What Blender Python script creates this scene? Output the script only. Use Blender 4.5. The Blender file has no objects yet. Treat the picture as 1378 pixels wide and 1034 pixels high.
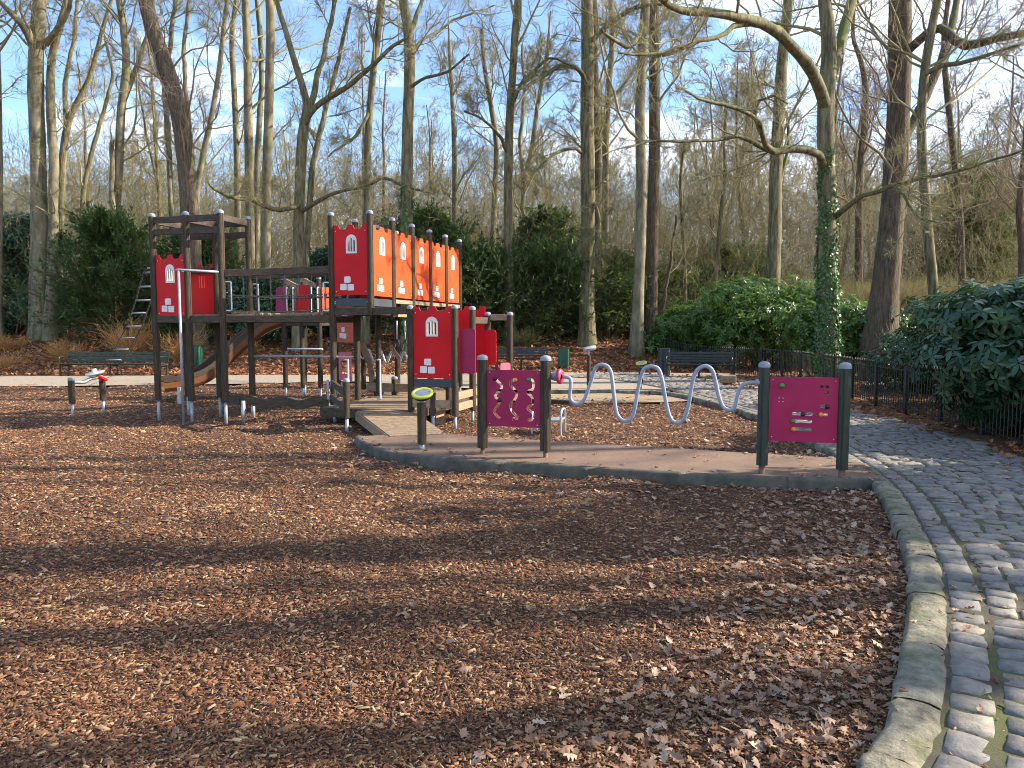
import bpy, math, random
import numpy as np
from mathutils import Vector, geometry

random.seed(5)
R = math.radians
sc = bpy.context.scene
col = sc.collection

# ------------------------------------------------------------------ camera, sky, sun, exposure
F, H = 1000.0, 1.6                       # focal length in photo pixels, eye height in metres
TH = math.atan(76 / F)
CT, ST = math.cos(TH), math.sin(TH)
cam = bpy.data.cameras.new('camera')
cam.sensor_width = 36.0
cam.lens = 36.0 * F / 1378.0
cam.clip_start, cam.clip_end = 0.05, 2000
camo = bpy.data.objects.new('camera', cam)
col.objects.link(camo)
camo.location = (0, 0, H)
camo.rotation_euler = (math.pi / 2 - TH, 0, 0)
sc.camera = camo

SUN_EL = R(31)
SUN_AZ = math.atan2(0.98, 0.11)          # clockwise from +Y
S = Vector((math.sin(SUN_AZ) * math.cos(SUN_EL), math.cos(SUN_AZ) * math.cos(SUN_EL), math.sin(SUN_EL)))
sun = bpy.data.lights.new('sun', 'SUN')
sun.energy = 5.0
sun.angle = R(0.55)
sun.color = (1.0, 0.87, 0.68)
suno = bpy.data.objects.new('sun', sun)
col.objects.link(suno)
suno.location = (30, 10, 30)
suno.rotation_euler = (-S).to_track_quat('-Z', 'Y').to_euler()

world = bpy.data.worlds.new('World')
sc.world = world
world.use_nodes = True
wn, wl = world.node_tree.nodes, world.node_tree.links
wn.clear()
sky = wn.new('ShaderNodeTexSky')
sky.sky_type = 'NISHITA'
sky.sun_disc = False
sky.sun_elevation = SUN_EL
sky.sun_rotation = SUN_AZ
sky.air_density, sky.dust_density, sky.ozone_density = 1.0, 0.3, 3.0
tc = wn.new('ShaderNodeTexCoord')
mp = wn.new('ShaderNodeMapping')
mp.inputs['Scale'].default_value = (1.6, 1.6, 4.2)
mp.inputs['Location'].default_value = (0.35, 0.2, 0.1)
nz = wn.new('ShaderNodeTexNoise')
nz.inputs['Scale'].default_value = 2.1
nz.inputs['Detail'].default_value = 9
nz.inputs['Roughness'].default_value = 0.62
sep = wn.new('ShaderNodeSeparateXYZ')
ma = wn.new('ShaderNodeMath'); ma.operation = 'MULTIPLY_ADD'
ma.inputs[1].default_value = 0.20       # more cloud to the right
mz = wn.new('ShaderNodeMath'); mz.operation = 'MULTIPLY_ADD'
mz.inputs[1].default_value = -0.06      # and low down
rp = wn.new('ShaderNodeValToRGB')
rp.color_ramp.elements[0].position = 0.44
rp.color_ramp.elements[1].position = 0.68
rp.color_ramp.elements[0].color = (0.10, 0.10, 0.10, 1)
mx = wn.new('ShaderNodeMixRGB')
mx.inputs[2].default_value = (7.0, 7.3, 7.8, 1)
bg = wn.new('ShaderNodeBackground')
bg.inputs['Strength'].default_value = 0.125
wo = wn.new('ShaderNodeOutputWorld')
wl.new(tc.outputs['Generated'], mp.inputs['Vector'])
wl.new(mp.outputs['Vector'], nz.inputs['Vector'])
wl.new(tc.outputs['Generated'], sep.inputs[0])
wl.new(sep.outputs['X'], ma.inputs[0])
wl.new(nz.outputs['Fac'], ma.inputs[2])
wl.new(sep.outputs['Z'], mz.inputs[0])
wl.new(ma.outputs[0], mz.inputs[2])
wl.new(mz.outputs[0], rp.inputs['Fac'])
wl.new(rp.outputs['Color'], mx.inputs['Fac'])
hs = wn.new('ShaderNodeHueSaturation'); hs.inputs['Saturation'].default_value = 1.2; hs.inputs['Value'].default_value = 0.92
wl.new(sky.outputs['Color'], hs.inputs['Color'])
wl.new(hs.outputs['Color'], mx.inputs[1])
wl.new(mx.outputs['Color'], bg.inputs['Color'])
wl.new(bg.outputs[0], wo.inputs['Surface'])

sc.view_settings.view_transform = 'Standard'
sc.view_settings.look = 'None'
sc.view_settings.exposure = 1.42
sc.view_settings.gamma = 1
sc.view_settings.use_curve_mapping = False
sc.cycles.use_denoising = True
sc.cycles.filter_width = 0.95
sc.cycles.max_bounces = 5
sc.cycles.diffuse_bounces = 3
sc.cycles.glossy_bounces = 2
sc.cycles.transmission_bounces = 2
sc.cycles.transparent_max_bounces = 4
sc.cycles.caustics_reflective = False
sc.cycles.caustics_refractive = False

# ------------------------------------------------------------------ measuring helpers
def ray(px, py):
    dx, dy = (px - 689) / F, (517 - py) / F
    return Vector((dx, CT + dy * ST, -ST + dy * CT))
def at(px, py, Y):
    d = ray(px, py)
    t = Y / d.y
    return Vector((d.x * t, Y, H + d.z * t))
def gp(px, py, z=0.0):
    d = ray(px, py)
    t = (z - H) / d.z
    return Vector((d.x * t, d.y * t, z))
def sstep(a, b, x):
    t = np.clip((x - a) / (b - a), 0, 1)
    return t * t * (3 - 2 * t)
def terrain(x, y):
    x = np.asarray(x, float); y = np.asarray(y, float)
    k = sstep(4, 8, x)
    z = 1.15 * (k * sstep(25.5, 46, y) + (1 - k) * sstep(24.8, 32, y)) + 0.5 * sstep(48, 90, y)
    z = z + 0.9 * sstep(8, 13, x) * sstep(20, 34, y)
    z = z + 0.05 * (np.sin(x * 0.7 + y * 0.31) * np.sin(y * 0.53 - x * 0.2)) * sstep(24, 30, y)
    return z
def tz(x, y):
    return float(terrain(x, y))

# ------------------------------------------------------------------ materials
MATS = {}
def mat(name, c1, c2=None, scale=8.0, rough=0.7, bump=0.0, bscale=None, metallic=0.0, detail=5, stretch=None,
        lo=0.35, hi=0.65, spec=0.5, island=None, moss=None, third=None, dist=0.02, translucent=0.0, twoside=None):
    m = bpy.data.materials.new(name)
    m.use_nodes = True
    n, l = m.node_tree.nodes, m.node_tree.links
    b = n['Principled BSDF']
    b.inputs['Roughness'].default_value = rough
    b.inputs['Metallic'].default_value = metallic
    b.inputs['Specular IOR Level'].default_value = spec
    t = n.new('ShaderNodeTexCoord')
    vec = t.outputs['Object']
    if stretch:
        g = n.new('ShaderNodeMapping')
        g.inputs['Scale'].default_value = stretch
        l.new(vec, g.inputs['Vector'])
        vec = g.outputs['Vector']
    c = None
    if c2 is None:
        c2 = tuple(x * 0.8 for x in c1)
    nzz = n.new('ShaderNodeTexNoise')
    nzz.inputs['Scale'].default_value = scale
    nzz.inputs['Detail'].default_value = detail
    nzz.inputs['Roughness'].default_value = 0.65
    l.new(vec, nzz.inputs['Vector'])
    r = n.new('ShaderNodeValToRGB')
    r.color_ramp.elements[0].position, r.color_ramp.elements[1].position = lo, hi
    r.color_ramp.elements[0].color = (*c1, 1)
    r.color_ramp.elements[1].color = (*c2, 1)
    if third:
        e = r.color_ramp.elements.new(min(0.98, hi + 0.12))
        e.color = (*third, 1)
    l.new(nzz.outputs['Fac'], r.inputs['Fac'])
    c = r.outputs['Color']
    if island:
        g = n.new('ShaderNodeNewGeometry')
        r2 = n.new('ShaderNodeValToRGB')
        el = r2.color_ramp.elements
        el[0].position, el[0].color = 0.0, (*island[0], 1)
        el[1].position, el[1].color = 1.0, (*island[-1], 1)
        for k in range(1, len(island) - 1):
            e = el.new(k / (len(island) - 1)); e.color = (*island[k], 1)
        l.new(g.outputs['Random Per Island'], r2.inputs['Fac'])
        mm = n.new('ShaderNodeMixRGB'); mm.blend_type = 'MULTIPLY'; mm.inputs[0].default_value = 1
        l.new(r2.outputs['Color'], mm.inputs[1]); l.new(c, mm.inputs[2])
        c = mm.outputs['Color']
    if moss:
        g = n.new('ShaderNodeNewGeometry'); sx = n.new('ShaderNodeSeparateXYZ')
        l.new(g.outputs['Normal'], sx.inputs[0])
        n2 = n.new('ShaderNodeTexNoise'); n2.inputs['Scale'].default_value = moss[2]; n2.inputs['Detail'].default_value = 4
        l.new(t.outputs['Object'], n2.inputs['Vector'])
        ad = n.new('ShaderNodeMath'); ad.operation = 'MULTIPLY_ADD'; ad.inputs[1].default_value = moss[3]
        l.new(sx.outputs['Z'], ad.inputs[0]); l.new(n2.outputs['Fac'], ad.inputs[2])
        rr = n.new('ShaderNodeValToRGB')
        rr.color_ramp.elements[0].position = moss[1]; rr.color_ramp.elements[1].position = moss[1] + 0.16
        l.new(ad.outputs[0], rr.inputs['Fac'])
        mm = n.new('ShaderNodeMixRGB'); mm.inputs[2].default_value = (*moss[0], 1)
        l.new(rr.outputs['Color'], mm.inputs[0]); l.new(c, mm.inputs[1])
        c = mm.outputs['Color']
    l.new(c, b.inputs['Base Color'])
    if bump:
        bn = n.new('ShaderNodeTexNoise')
        bn.inputs['Scale'].default_value = bscale or scale * 2
        bn.inputs['Detail'].default_value = 6
        bn.inputs['Roughness'].default_value = 0.7
        l.new(vec, bn.inputs['Vector'])
        bb = n.new('ShaderNodeBump')
        bb.inputs['Strength'].default_value = bump
        bb.inputs['Distance'].default_value = dist
        l.new(bn.outputs['Fac'], bb.inputs['Height'])
        l.new(bb.outputs['Normal'], b.inputs['Normal'])
    if translucent:
        tr = n.new('ShaderNodeBsdfTranslucent'); ms = n.new('ShaderNodeMixShader')
        ms.inputs[0].default_value = translucent
        l.new(c, tr.inputs['Color'])
        l.new(b.outputs[0], ms.inputs[1]); l.new(tr.outputs[0], ms.inputs[2])
        l.new(ms.outputs[0], n['Material Output'].inputs['Surface'])
    MATS[name] = m
    return m
M = MATS
mat('wood', (0.026, 0.018, 0.011), (0.078, 0.055, 0.034), 9, 0.8, 0.6, 30, stretch=(6, 6, 0.6), third=(0.17, 0.128, 0.088))
mat('wood_rail', (0.030, 0.021, 0.014), (0.080, 0.058, 0.037), 6, 0.75, 0.3, 26, stretch=(1.2, 4, 4), third=(0.14, 0.11, 0.07))
mat('wood_pale', (0.20, 0.14, 0.085), (0.33, 0.25, 0.16), 5, 0.8, 0.3, 24, stretch=(1, 6, 3))
mat('wood_plank', (0.15, 0.103, 0.064), (0.26, 0.192, 0.128), 5, 0.85, 0.3, 20, stretch=(3, 3, 3))
mat('wood_green', (0.018, 0.026, 0.018), (0.04, 0.05, 0.034), 7, 0.65, 0.25, 30, stretch=(6, 6, 0.7))
mat('cap', (0.17, 0.20, 0.26), (0.25, 0.28, 0.34), 12, 0.55)
mat('steel', (0.42, 0.44, 0.47), (0.55, 0.57, 0.60), 14, 0.38, metallic=0.55)
mat('zinc', (0.26, 0.29, 0.34), (0.37, 0.40, 0.45), 20, 0.45, metallic=0.35)
mat('white_pipe', (0.72, 0.73, 0.75), (0.62, 0.63, 0.66), 10, 0.4)
mat('grey_pipe', (0.23, 0.27, 0.36), (0.30, 0.34, 0.43), 9, 0.5, 0.05, 60)
mat('red', (0.50, 0.004, 0.012), (0.58, 0.008, 0.014), 1.6, 0.42, third=(0.46, 0.012, 0.016), spec=.2)
mat('orange', (0.46, 0.053, 0.010), (0.55, 0.074, 0.013), 2, 0.5, spec=.3)
mat('rust', (0.10, 0.055, 0.035), (0.19, 0.12, 0.08), 20, 0.8)
mat('purple', (0.27, 0.010, 0.066), (0.33, 0.016, 0.084), 3, 0.45, spec=.3)
mat('magenta', (0.34, 0.010, 0.070), (0.40, 0.016, 0.085), 3, 0.45, spec=.3)
mat('pink', (0.60, 0.06, 0.13), (0.66, 0.09, 0.16), 3, 0.45)
mat('pink_dark', (0.36, 0.03, 0.09), (0.42, 0.04, 0.11), 3, 0.45)
mat('white', (0.74, 0.72, 0.71), (0.64, 0.62, 0.60), 9, 0.5)
mat('slate', (0.030, 0.036, 0.052), (0.045, 0.052, 0.07), 6, 0.5)
mat('rope', (0.07, 0.065, 0.06), (0.14, 0.13, 0.115), 40, 0.9)
mat('rope_red', (0.42, 0.03, 0.03), (0.5, 0.05, 0.04), 20, 0.7)
mat('slide', (0.13, 0.050, 0.022), (0.17, 0.068, 0.030), 3, 0.42)
mat('slide_shade_rim', (0.040, 0.027, 0.017), (0.06, 0.04, 0.024), 5, 0.55)  # dark rim colour stands in for shade inside the trough
mat('black', (0.012, 0.012, 0.014), (0.02, 0.02, 0.022), 6, 0.45)
mat('ball_green', (0.03, 0.22, 0.05), (0.04, 0.26, 0.06), 5, 0.35)
mat('ball_orange', (0.75, 0.26, 0.03), (0.8, 0.3, 0.04), 5, 0.35)
mat('drum_ring', (0.52, 0.55, 0.05), (0.60, 0.62, 0.08), 5, 0.45)
mat('drum_skin', (0.20, 0.23, 0.28), (0.32, 0.35, 0.40), 6, 0.4)
mat('bench', (0.022, 0.040, 0.032), (0.040, 0.065, 0.052), 6, 0.5, 0.1, 30)
mat('bench_dark', (0.016, 0.022, 0.024), (0.032, 0.040, 0.042), 6, 0.45, 0.1, 30)
mat('bin_green', (0.012, 0.085, 0.045), (0.02, 0.11, 0.06), 5, 0.5)
mat('iron', (0.015, 0.022, 0.018), (0.03, 0.04, 0.032), 9, 0.4)
mat('concrete', (0.050, 0.047, 0.038), (0.115, 0.105, 0.082), 5, 0.9, 0.4, 60, moss=((0.045, 0.06, 0.022), 0.62, 2.5, -0.02))
mat('pave_pink', (0.108, 0.066, 0.047), (0.205, 0.134, 0.098), 2.2, 0.95, 0.8, 160, detail=12, dist=0.008, lo=.28, hi=.72, moss=((0.085, 0.075, 0.04), .585, 1.3, 0.0))
mat('gravel', (0.19, 0.155, 0.12), (0.32, 0.27, 0.215), 14, 0.95, 0.5, 90, detail=8, dist=0.01)
mat('sand', (0.19, 0.132, 0.083), (0.30, 0.22, 0.145), 14, 0.95, 0.4, 60, detail=8, dist=0.01)
mat('joint', (0.050, 0.042, 0.028), (0.085, 0.075, 0.05), 9, 1.0, 0.6, 80, moss=((0.075, 0.09, 0.022), 0.48, 1.7, 0.0))
mat('sett', (0.6, 0.6, 0.6), (1.15, 1.12, 1.08), 16, 0.7, 0.8, 45, island=[(0.115, 0.112, 0.112), (0.185, 0.176, 0.166), (0.145, 0.143, 0.147), (0.25, 0.222, 0.185), (0.135, 0.134, 0.138)], dist=0.008,
    moss=((0.09, 0.11, 0.035), 0.66, 3.0, 0.0))
mat('kerb', (0.10, 0.10, 0.08), (0.29, 0.275, 0.22), 9, 0.9, 1.0, 26, island=[(0.75, 0.75, 0.78), (1.1, 1.05, 0.95), (0.9, 0.95, 0.95)], dist=0.03,
    moss=((0.10, 0.115, 0.035), 0.54, 3.2, 0.0))
mat('soil', (0.040, 0.018, 0.010), (0.115, 0.050, 0.024), 45, 1.0, 0.9, 70, detail=10, third=(0.20, 0.10, 0.05), dist=0.03)
mat('litter', (0.10, 0.040, 0.016), (0.20, 0.090, 0.040), 5, 1.0, 0.8, 30, detail=12, third=(0.30, 0.16, 0.085), dist=0.06)
mat('chip', (0.62, 0.60, 0.60), (1.12, 1.10, 1.08), 0.9, 0.9, detail=8, lo=.38, hi=.62, island=[(0.040, 0.015, 0.008), (0.145, 0.052, 0.022), (0.21, 0.088, 0.038), (0.075, 0.026, 0.012), (0.34, 0.185, 0.09), (0.14, 0.048, 0.019), (0.52, 0.36, 0.20), (0.032, 0.014, 0.008), (0.19, 0.070, 0.028), (0.27, 0.145, 0.072)])
mat('leaf_dry', (0.85, 0.85, 0.85), (1.1, 1.1, 1.1), 30, 0.75, island=[(0.15, 0.075, 0.042), (0.35, 0.22, 0.15), (0.22, 0.12, 0.07), (0.48, 0.36, 0.265), (0.17, 0.065, 0.028), (0.30, 0.19, 0.125), (0.10, 0.045, 0.024), (0.38, 0.275, 0.205)], translucent=0.15)
mat('leaf_red', (0.85, 0.85, 0.85), (1.1, 1.1, 1.1), 30, 0.8, island=[(0.20, 0.072, 0.026), (0.36, 0.145, 0.056), (0.27, 0.10, 0.036), (0.44, 0.225, 0.105), (0.15, 0.052, 0.020)], translucent=0.1)
G1 = [(0.035, 0.092, 0.022), (0.07, 0.15, 0.034), (0.05, 0.12, 0.028), (0.11, 0.20, 0.05)]
mat('rhodo', (0.85, 0.85, 0.85), (1.1, 1.1, 1.1), 5, 0.33, island=[(0.05, 0.11, 0.021), (0.10, 0.19, 0.036), (0.07, 0.145, 0.028), (0.17, 0.265, 0.06)], translucent=0.42)
mat('laurel', (0.85, 0.85, 0.85), (1.1, 1.1, 1.1), 5, 0.30, island=[(0.024, 0.062, 0.030), (0.042, 0.098, 0.046), (0.032, 0.078, 0.037), (0.062, 0.13, 0.06)], translucent=0.22)
mat('yew', (0.85, 0.85, 0.85), (1.1, 1.1, 1.1), 5, 0.45, island=[(0.045, 0.092, 0.026), (0.085, 0.15, 0.040), (0.06, 0.115, 0.032), (0.12, 0.185, 0.055)], translucent=0.42)
mat('evergreen', (0.85, 0.85, 0.85), (1.1, 1.1, 1.1), 5, 0.5, island=[(0.085, 0.125, 0.034), (0.13, 0.18, 0.048), (0.10, 0.15, 0.040), (0.17, 0.215, 0.075)], translucent=0.42)
mat('ivy', (0.85, 0.85, 0.85), (1.1, 1.1, 1.1), 5, 0.30, island=G1, translucent=0.1)
mat('bark_grey', (0.075, 0.069, 0.041), (0.255, 0.225, 0.148), 2.2, 0.9, 0.6, 12, stretch=(2.0, 2.0, 0.6), moss=((0.115, 0.125, 0.045), 0.56, 1.1, 0.22), dist=0.03)
mat('bark_brown', (0.048, 0.036, 0.024), (0.165, 0.125, 0.086), 6, 0.95, 1.0, 12, stretch=(3, 3, 0.4), moss=((0.095, 0.105, 0.035), 0.58, 1.2, 0.22), dist=0.05)
mat('bark_olive', (0.066, 0.058, 0.030), (0.23, 0.205, 0.115), 4, 0.92, 0.9, 12, stretch=(2.6, 2.6, 0.45), moss=((0.10, 0.125, 0.022), 0.60, 1.4, 0.42), dist=0.04)
mat('twig', (0.21, 0.185, 0.095), (0.30, 0.26, 0.145), 1.5, 0.9, moss=((0.15, 0.16, 0.055), 0.60, 0.8, 0.25))
mat('twig_brown', (0.19, 0.145, 0.10), (0.26, 0.205, 0.14), 1.5, 0.9)
mat('brush_far', (0.165, 0.145, 0.073), (0.26, 0.222, 0.118), 0.3, 0.95)
mat('brush_near', (0.16, 0.14, 0.07), (0.26, 0.225, 0.125), 0.4, 0.95)
mat('dry_grass', (0.9, 0.9, 0.9), (1.1, 1.1, 1.1), 2, 0.9, island=[(0.27, 0.235, 0.095), (0.38, 0.33, 0.15), (0.32, 0.295, 0.115), (0.46, 0.40, 0.21)], translucent=0.35)
mat('dogwood', (0.9, 0.9, 0.9), (1.1, 1.1, 1.1), 2, 0.7, island=[(0.48, 0.21, 0.05), (0.40, 0.29, 0.085), (0.50, 0.12, 0.035), (0.44, 0.35, 0.12)])

# ------------------------------------------------------------------ mesh helpers
ROOT = {}
def tag(o, label=None, cat=None, group=None, kind=None):
    for k, v in (('label', label), ('category', cat), ('group', group), ('kind', kind)):
        if v: o[k] = v
    return o
def thing(name, loc, label, cat, group=None):
    o = bpy.data.objects.new(name, None)
    o.empty_display_size = 0.2
    o.location = loc
    col.objects.link(o)
    ROOT[o] = Vector(loc)
    return tag(o, label, cat, group)
def link(name, me, material, parent=None, bev=0.0):
    o = bpy.data.objects.new(name, me)
    if material is not None:
        me.materials.append(M[material] if isinstance(material, str) else material)
    if parent is not None:
        o.parent = parent
    col.objects.link(o)
    if bev:
        b = o.modifiers.new('edge', 'BEVEL'); b.width = bev; b.segments = 2; b.limit_method = 'ANGLE'; b.angle_limit = R(40)
    return o
def off(parent):
    if parent is None: return Vector((0, 0, 0))
    while parent.parent is not None: parent = parent.parent
    return ROOT.get(parent, Vector((0, 0, 0)))
def np_mesh(name, v, q, material, parent=None, smooth=False, k=4):
    """v (N,3), q (M,k) -> one mesh object."""
    v = np.asarray(v, np.float32) - np.array(off(parent), np.float32)
    q = np.asarray(q, np.int32).reshape(-1, k)
    me = bpy.data.meshes.new(name)
    me.vertices.add(len(v)); me.vertices.foreach_set('co', v.ravel())
    me.loops.add(q.size); me.loops.foreach_set('vertex_index', q.ravel())
    me.polygons.add(len(q))
    me.polygons.foreach_set('loop_start', np.arange(0, q.size, k, dtype=np.int32))
    if smooth: me.polygons.foreach_set('use_smooth', np.ones(len(q), bool))
    me.update(calc_edges=True)
    return link(name, me, material, parent)

class MB:
    def __init__(s): s.v, s.f, s.s = [], [], []
    def add(s, vs, fs, smooth=False):
        n = len(s.v)
        s.v += [Vector(p) for p in vs]
        for f in fs:
            s.f.append([i + n for i in f]); s.s.append(smooth)
        return s
    def beam(s, p0, p1, w, h, up=(0, 0, 1)):
        """box from p0 to p1, w across, h along 'up'"""
        p0, p1, up = Vector(p0), Vector(p1), Vector(up)
        d = (p1 - p0).normalized()
        x = d.cross(up).normalized(); u = x.cross(d).normalized()
        vs = []
        for p in (p0, p1):
            for a, b in ((-1, -1), (1, -1), (1, 1), (-1, 1)):
                vs.append(p + x * a * w / 2 + u * b * h / 2)
        return s.add(vs, [(0, 1, 2, 3), (7, 6, 5, 4), (0, 4, 5, 1), (1, 5, 6, 2), (2, 6, 7, 3), (3, 7, 4, 0)])
    def tube(s, pts, r, k=10, cap=True):
        pts = [Vector(p) for p in pts]
        rs = r if isinstance(r, (list, tuple)) else [r] * len(pts)
        ref = None; vs = []
        for i, p in enumerate(pts):
            t = (pts[min(i + 1, len(pts) - 1)] - pts[max(i - 1, 0)]).normalized()
            if ref is None:
                ref = t.orthogonal().normalized()
            ref = (ref - t * ref.dot(t)).normalized()
            b = t.cross(ref)
            for j in range(k):
                a = 2 * math.pi * j / k
                vs.append(p + (ref * math.cos(a) + b * math.sin(a)) * rs[i])
        fs = [(i * k + j, i * k + (j + 1) % k, (i + 1) * k + (j + 1) % k, (i + 1) * k + j) for i in range(len(pts) - 1) for j in range(k)]
        s.add(vs, fs, True)
        if cap:
            n = len(s.v) - len(vs)
            s.f.append([n + j for j in range(k)][::-1]); s.s.append(False)
            s.f.append([n + (len(pts) - 1) * k + j for j in range(k)]); s.s.append(False)
        return s
    def lathe(s, c, prof, k=16, axis=(0, 0, 1)):
        c, ax = Vector(c), Vector(axis).normalized()
        x = ax.orthogonal().normalized(); y = ax.cross(x)
        vs = []
        for (r, z) in prof:
            for j in range(k):
                a = 2 * math.pi * j / k
                vs.append(c + ax * z + (x * math.cos(a) + y * math.sin(a)) * r)
        fs = [(i * k + j, i * k + (j + 1) % k, (i + 1) * k + (j + 1) % k, (i + 1) * k + j) for i in range(len(prof) - 1) for j in range(k)]
        return s.add(vs, fs, True)
    def prism(s, outline, z0, z1):
        """outline of (x,y), straight up from z0 to z1"""
        n = len(outline)
        vs = [(x, y, z0) for x, y in outline] + [(x, y, z1) for x, y in outline]
        return s.add(vs, [list(range(n))[::-1], list(range(n, 2 * n))] + [(i, (i + 1) % n, n + (i + 1) % n, n + i) for i in range(n)])
    def plate(s, loops, thick, p0, d, up=(0, 0, 1), out=0.0):
        """flat plate with holes: loops[0] outline, others holes, in (s, z); p0 origin, d direction of s; lies from 'out' to 'out+thick' along its normal"""
        d = Vector(d).normalized(); up = Vector(up).normalized(); nn = d.cross(up).normalized(); p0 = Vector(p0)
        polys = [[Vector((a, b, 0)) for a, b in lp] for lp in loops]
        tris = geometry.tessellate_polygon(polys)
        flat = [p for lp in polys for p in lp]
        N = len(flat)
        vs = [p0 + d * p.x + up * p.y + nn * (out + thick) for p in flat] + [p0 + d * p.x + up * p.y + nn * out for p in flat]
        fs = [tuple(t) for t in tris] + [tuple(i + N for i in t)[::-1] for t in tris]
        k = 0
        for lp in polys:
            m = len(lp)
            for i in range(m):
                fs.append((k + i, k + (i + 1) % m, N + k + (i + 1) % m, N + k + i))
            k += m
        return s.add(vs, fs)
    def build(s, name, material, parent=None, bev=0.0):
        o = off(parent)
        me = bpy.data.meshes.new(name)
        me.from_pydata([v - o for v in s.v], [], s.f)
        me.polygons.foreach_set('use_smooth', s.s)
        import bmesh
        bm = bmesh.new(); bm.from_mesh(me)
        bmesh.ops.recalc_face_normals(bm, faces=bm.faces)
        bm.to_mesh(me); bm.free()
        me.update()
        return link(name, me, material, parent, bev)

def smooth_line(pts, n=6):
    """Catmull-Rom through pts"""
    P = [Vector(p) for p in pts]; out = []
    for i in range(len(P) - 1):
        a, b, c, d = P[max(i - 1, 0)], P[i], P[i + 1], P[min(i + 2, len(P) - 1)]
        for k in range(n):
            t = k / n
            out.append(0.5 * ((2 * b) + (c - a) * t + (2 * a - 5 * b + 4 * c - d) * t * t + (3 * b - a - 3 * c + d) * t ** 3))
    out.append(P[-1])
    return out
def rrect(x0, z0, x1, z1, r, k=4):
    o = []
    for cx, cz, a0 in ((x1 - r, z1 - r, 0), (x0 + r, z1 - r, 90), (x0 + r, z0 + r, 180), (x1 - r, z0 + r, 270)):
        for i in range(k + 1):
            a = R(a0 + 90 * i / k)
            o.append((cx + r * math.cos(a), cz + r * math.sin(a)))
    return o

# ------------------------------------------------------------------ the setting: ground, path, kerbs, platform
rng = np.random.default_rng(11)
def inpoly(x, y, poly):
    x = np.asarray(x); y = np.asarray(y); c = np.zeros(x.shape, bool)
    n = len(poly)
    for i in range(n):
        x0, y0 = poly[i][0], poly[i][1]; x1, y1 = poly[(i + 1) % n][0], poly[(i + 1) % n][1]
        hit = ((y0 > y) != (y1 > y)) & (x < (x1 - x0) * (y - y0) / (y1 - y0 + 1e-12) + x0)
        c ^= hit
    return c
def grid_mesh(name, xs, ys, zf, material, keep=None, smooth=True, kind='structure'):
    X, Y = np.meshgrid(xs, ys)
    Z = zf(X, Y)
    v = np.stack([X, Y, Z], -1).reshape(-1, 3)
    nx, ny = len(xs), len(ys)
    i = np.arange(nx - 1)[None, :] + nx * np.arange(ny - 1)[:, None]
    q = np.stack([i, i + 1, i + 1 + nx, i + nx], -1).reshape(-1, 4)
    if keep is not None:
        cx = (X[:-1, :-1] + X[1:, 1:]) / 2; cy = (Y[:-1, :-1] + Y[1:, 1:]) / 2
        q = q[keep(cx, cy).ravel()]
    o = np_mesh(name, v, q, material, smooth=smooth)
    return tag(o, kind=kind)

kerb_pts = [Vector((a, b, 0)) for a, b in ((0.60, 0.4), (0.76, 1.4), (0.98, 2.05), (1.18, 2.43), (1.475, 2.79), (1.945, 3.57), (2.525, 4.62), (3.09, 5.95), (3.49, 7.03), (3.78, 8.3),
            (3.97, 9.6), (4.15, 11.2), (4.20, 12.6), (4.05, 14.6), (3.85, 16.3), (3.55, 17.2), (3.0, 17.6), (2.0, 17.75), (0.9, 17.7))]
KL = smooth_line(kerb_pts, 8)
sett_pts = kerb_pts[:15] + [Vector((3.7, 18.0, 0)), Vector((3.35, 20.0, 0)), Vector((2.6, 21.8, 0)), Vector((1.3, 23.0, 0))]
SL = smooth_line(sett_pts, 8)
class Line:
    def __init__(s, pts):
        s.p = np.array([(q.x, q.y) for q in pts])
        d = np.linalg.norm(np.diff(s.p, axis=0), axis=1)
        s.L = np.concatenate([[0], np.cumsum(d)])
    def pt(s, t):
        return np.stack([np.interp(t, s.L, s.p[:, 0]), np.interp(t, s.L, s.p[:, 1])], -1)
    def tan(s, t):
        a = s.pt(np.asarray(t) + 0.15) - s.pt(np.asarray(t) - 0.15)
        return a / np.linalg.norm(a, axis=-1, keepdims=True)
    def at(s, t, o):
        """t along, o to the right"""
        T = s.tan(t)
        return s.pt(t) + np.stack([T[..., 1], -T[..., 0]], -1) * np.asarray(o)[..., None]
KLn, SLn = Line(KL), Line(SL)

xs = np.concatenate([np.linspace(-500, -45, 14), np.linspace(-40, 45, 180), np.linspace(50, 500, 14)])
ys = np.concatenate([np.linspace(-120, -5, 8), np.linspace(0, 70, 160), np.linspace(74, 120, 12), np.linspace(140, 900, 12)])
grid_mesh('ground', xs, ys, lambda x, y: terrain(x, y) - 0.06 * (1 - sstep(23.8, 25.2, y)) + 0.02 * np.sin(x * 3.1 + y) * np.sin(y * 2.3) * sstep(26, 30, y), 'litter')

front_pts = [gp(px, py, 0) for px, py in ((477, 598), (484, 606), (503, 614.5), (528, 622.5), (600, 631), (700, 637.5), (839, 647.5), (970, 656), (1090, 660.5), (1194, 662.5))]
back_pts = [gp(px, py, 0.115) for px, py in ((1160, 623), (1128, 616), (1000, 609), (880, 601), (740, 593), (640, 587), (600, 583.5), (522, 585))]
plat_poly = [(p.x, p.y) for p in front_pts + back_pts]

mulch_poly = [(p.x + 0.1, p.y) for p in KL] + [(-2, 19.8), (-5, 22.2), (-9, 21.0), (-20, 20.0), (-20, 0.4)]
def mz_(x, y):
    return 0.018 * np.sin(x * 1.9 + 0.7 * y) * np.sin(y * 1.6 + 1) + 0.012 * np.sin(x * 4.3 - y * 2.1) + 0.008 * np.sin(7 * x + 5 * y)
grid_mesh('mulch', np.arange(-20, 4.6, 0.1), np.arange(0.4, 22.6, 0.1), mz_, 'soil', keep=lambda x, y: inpoly(x, y, mulch_poly))

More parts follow.
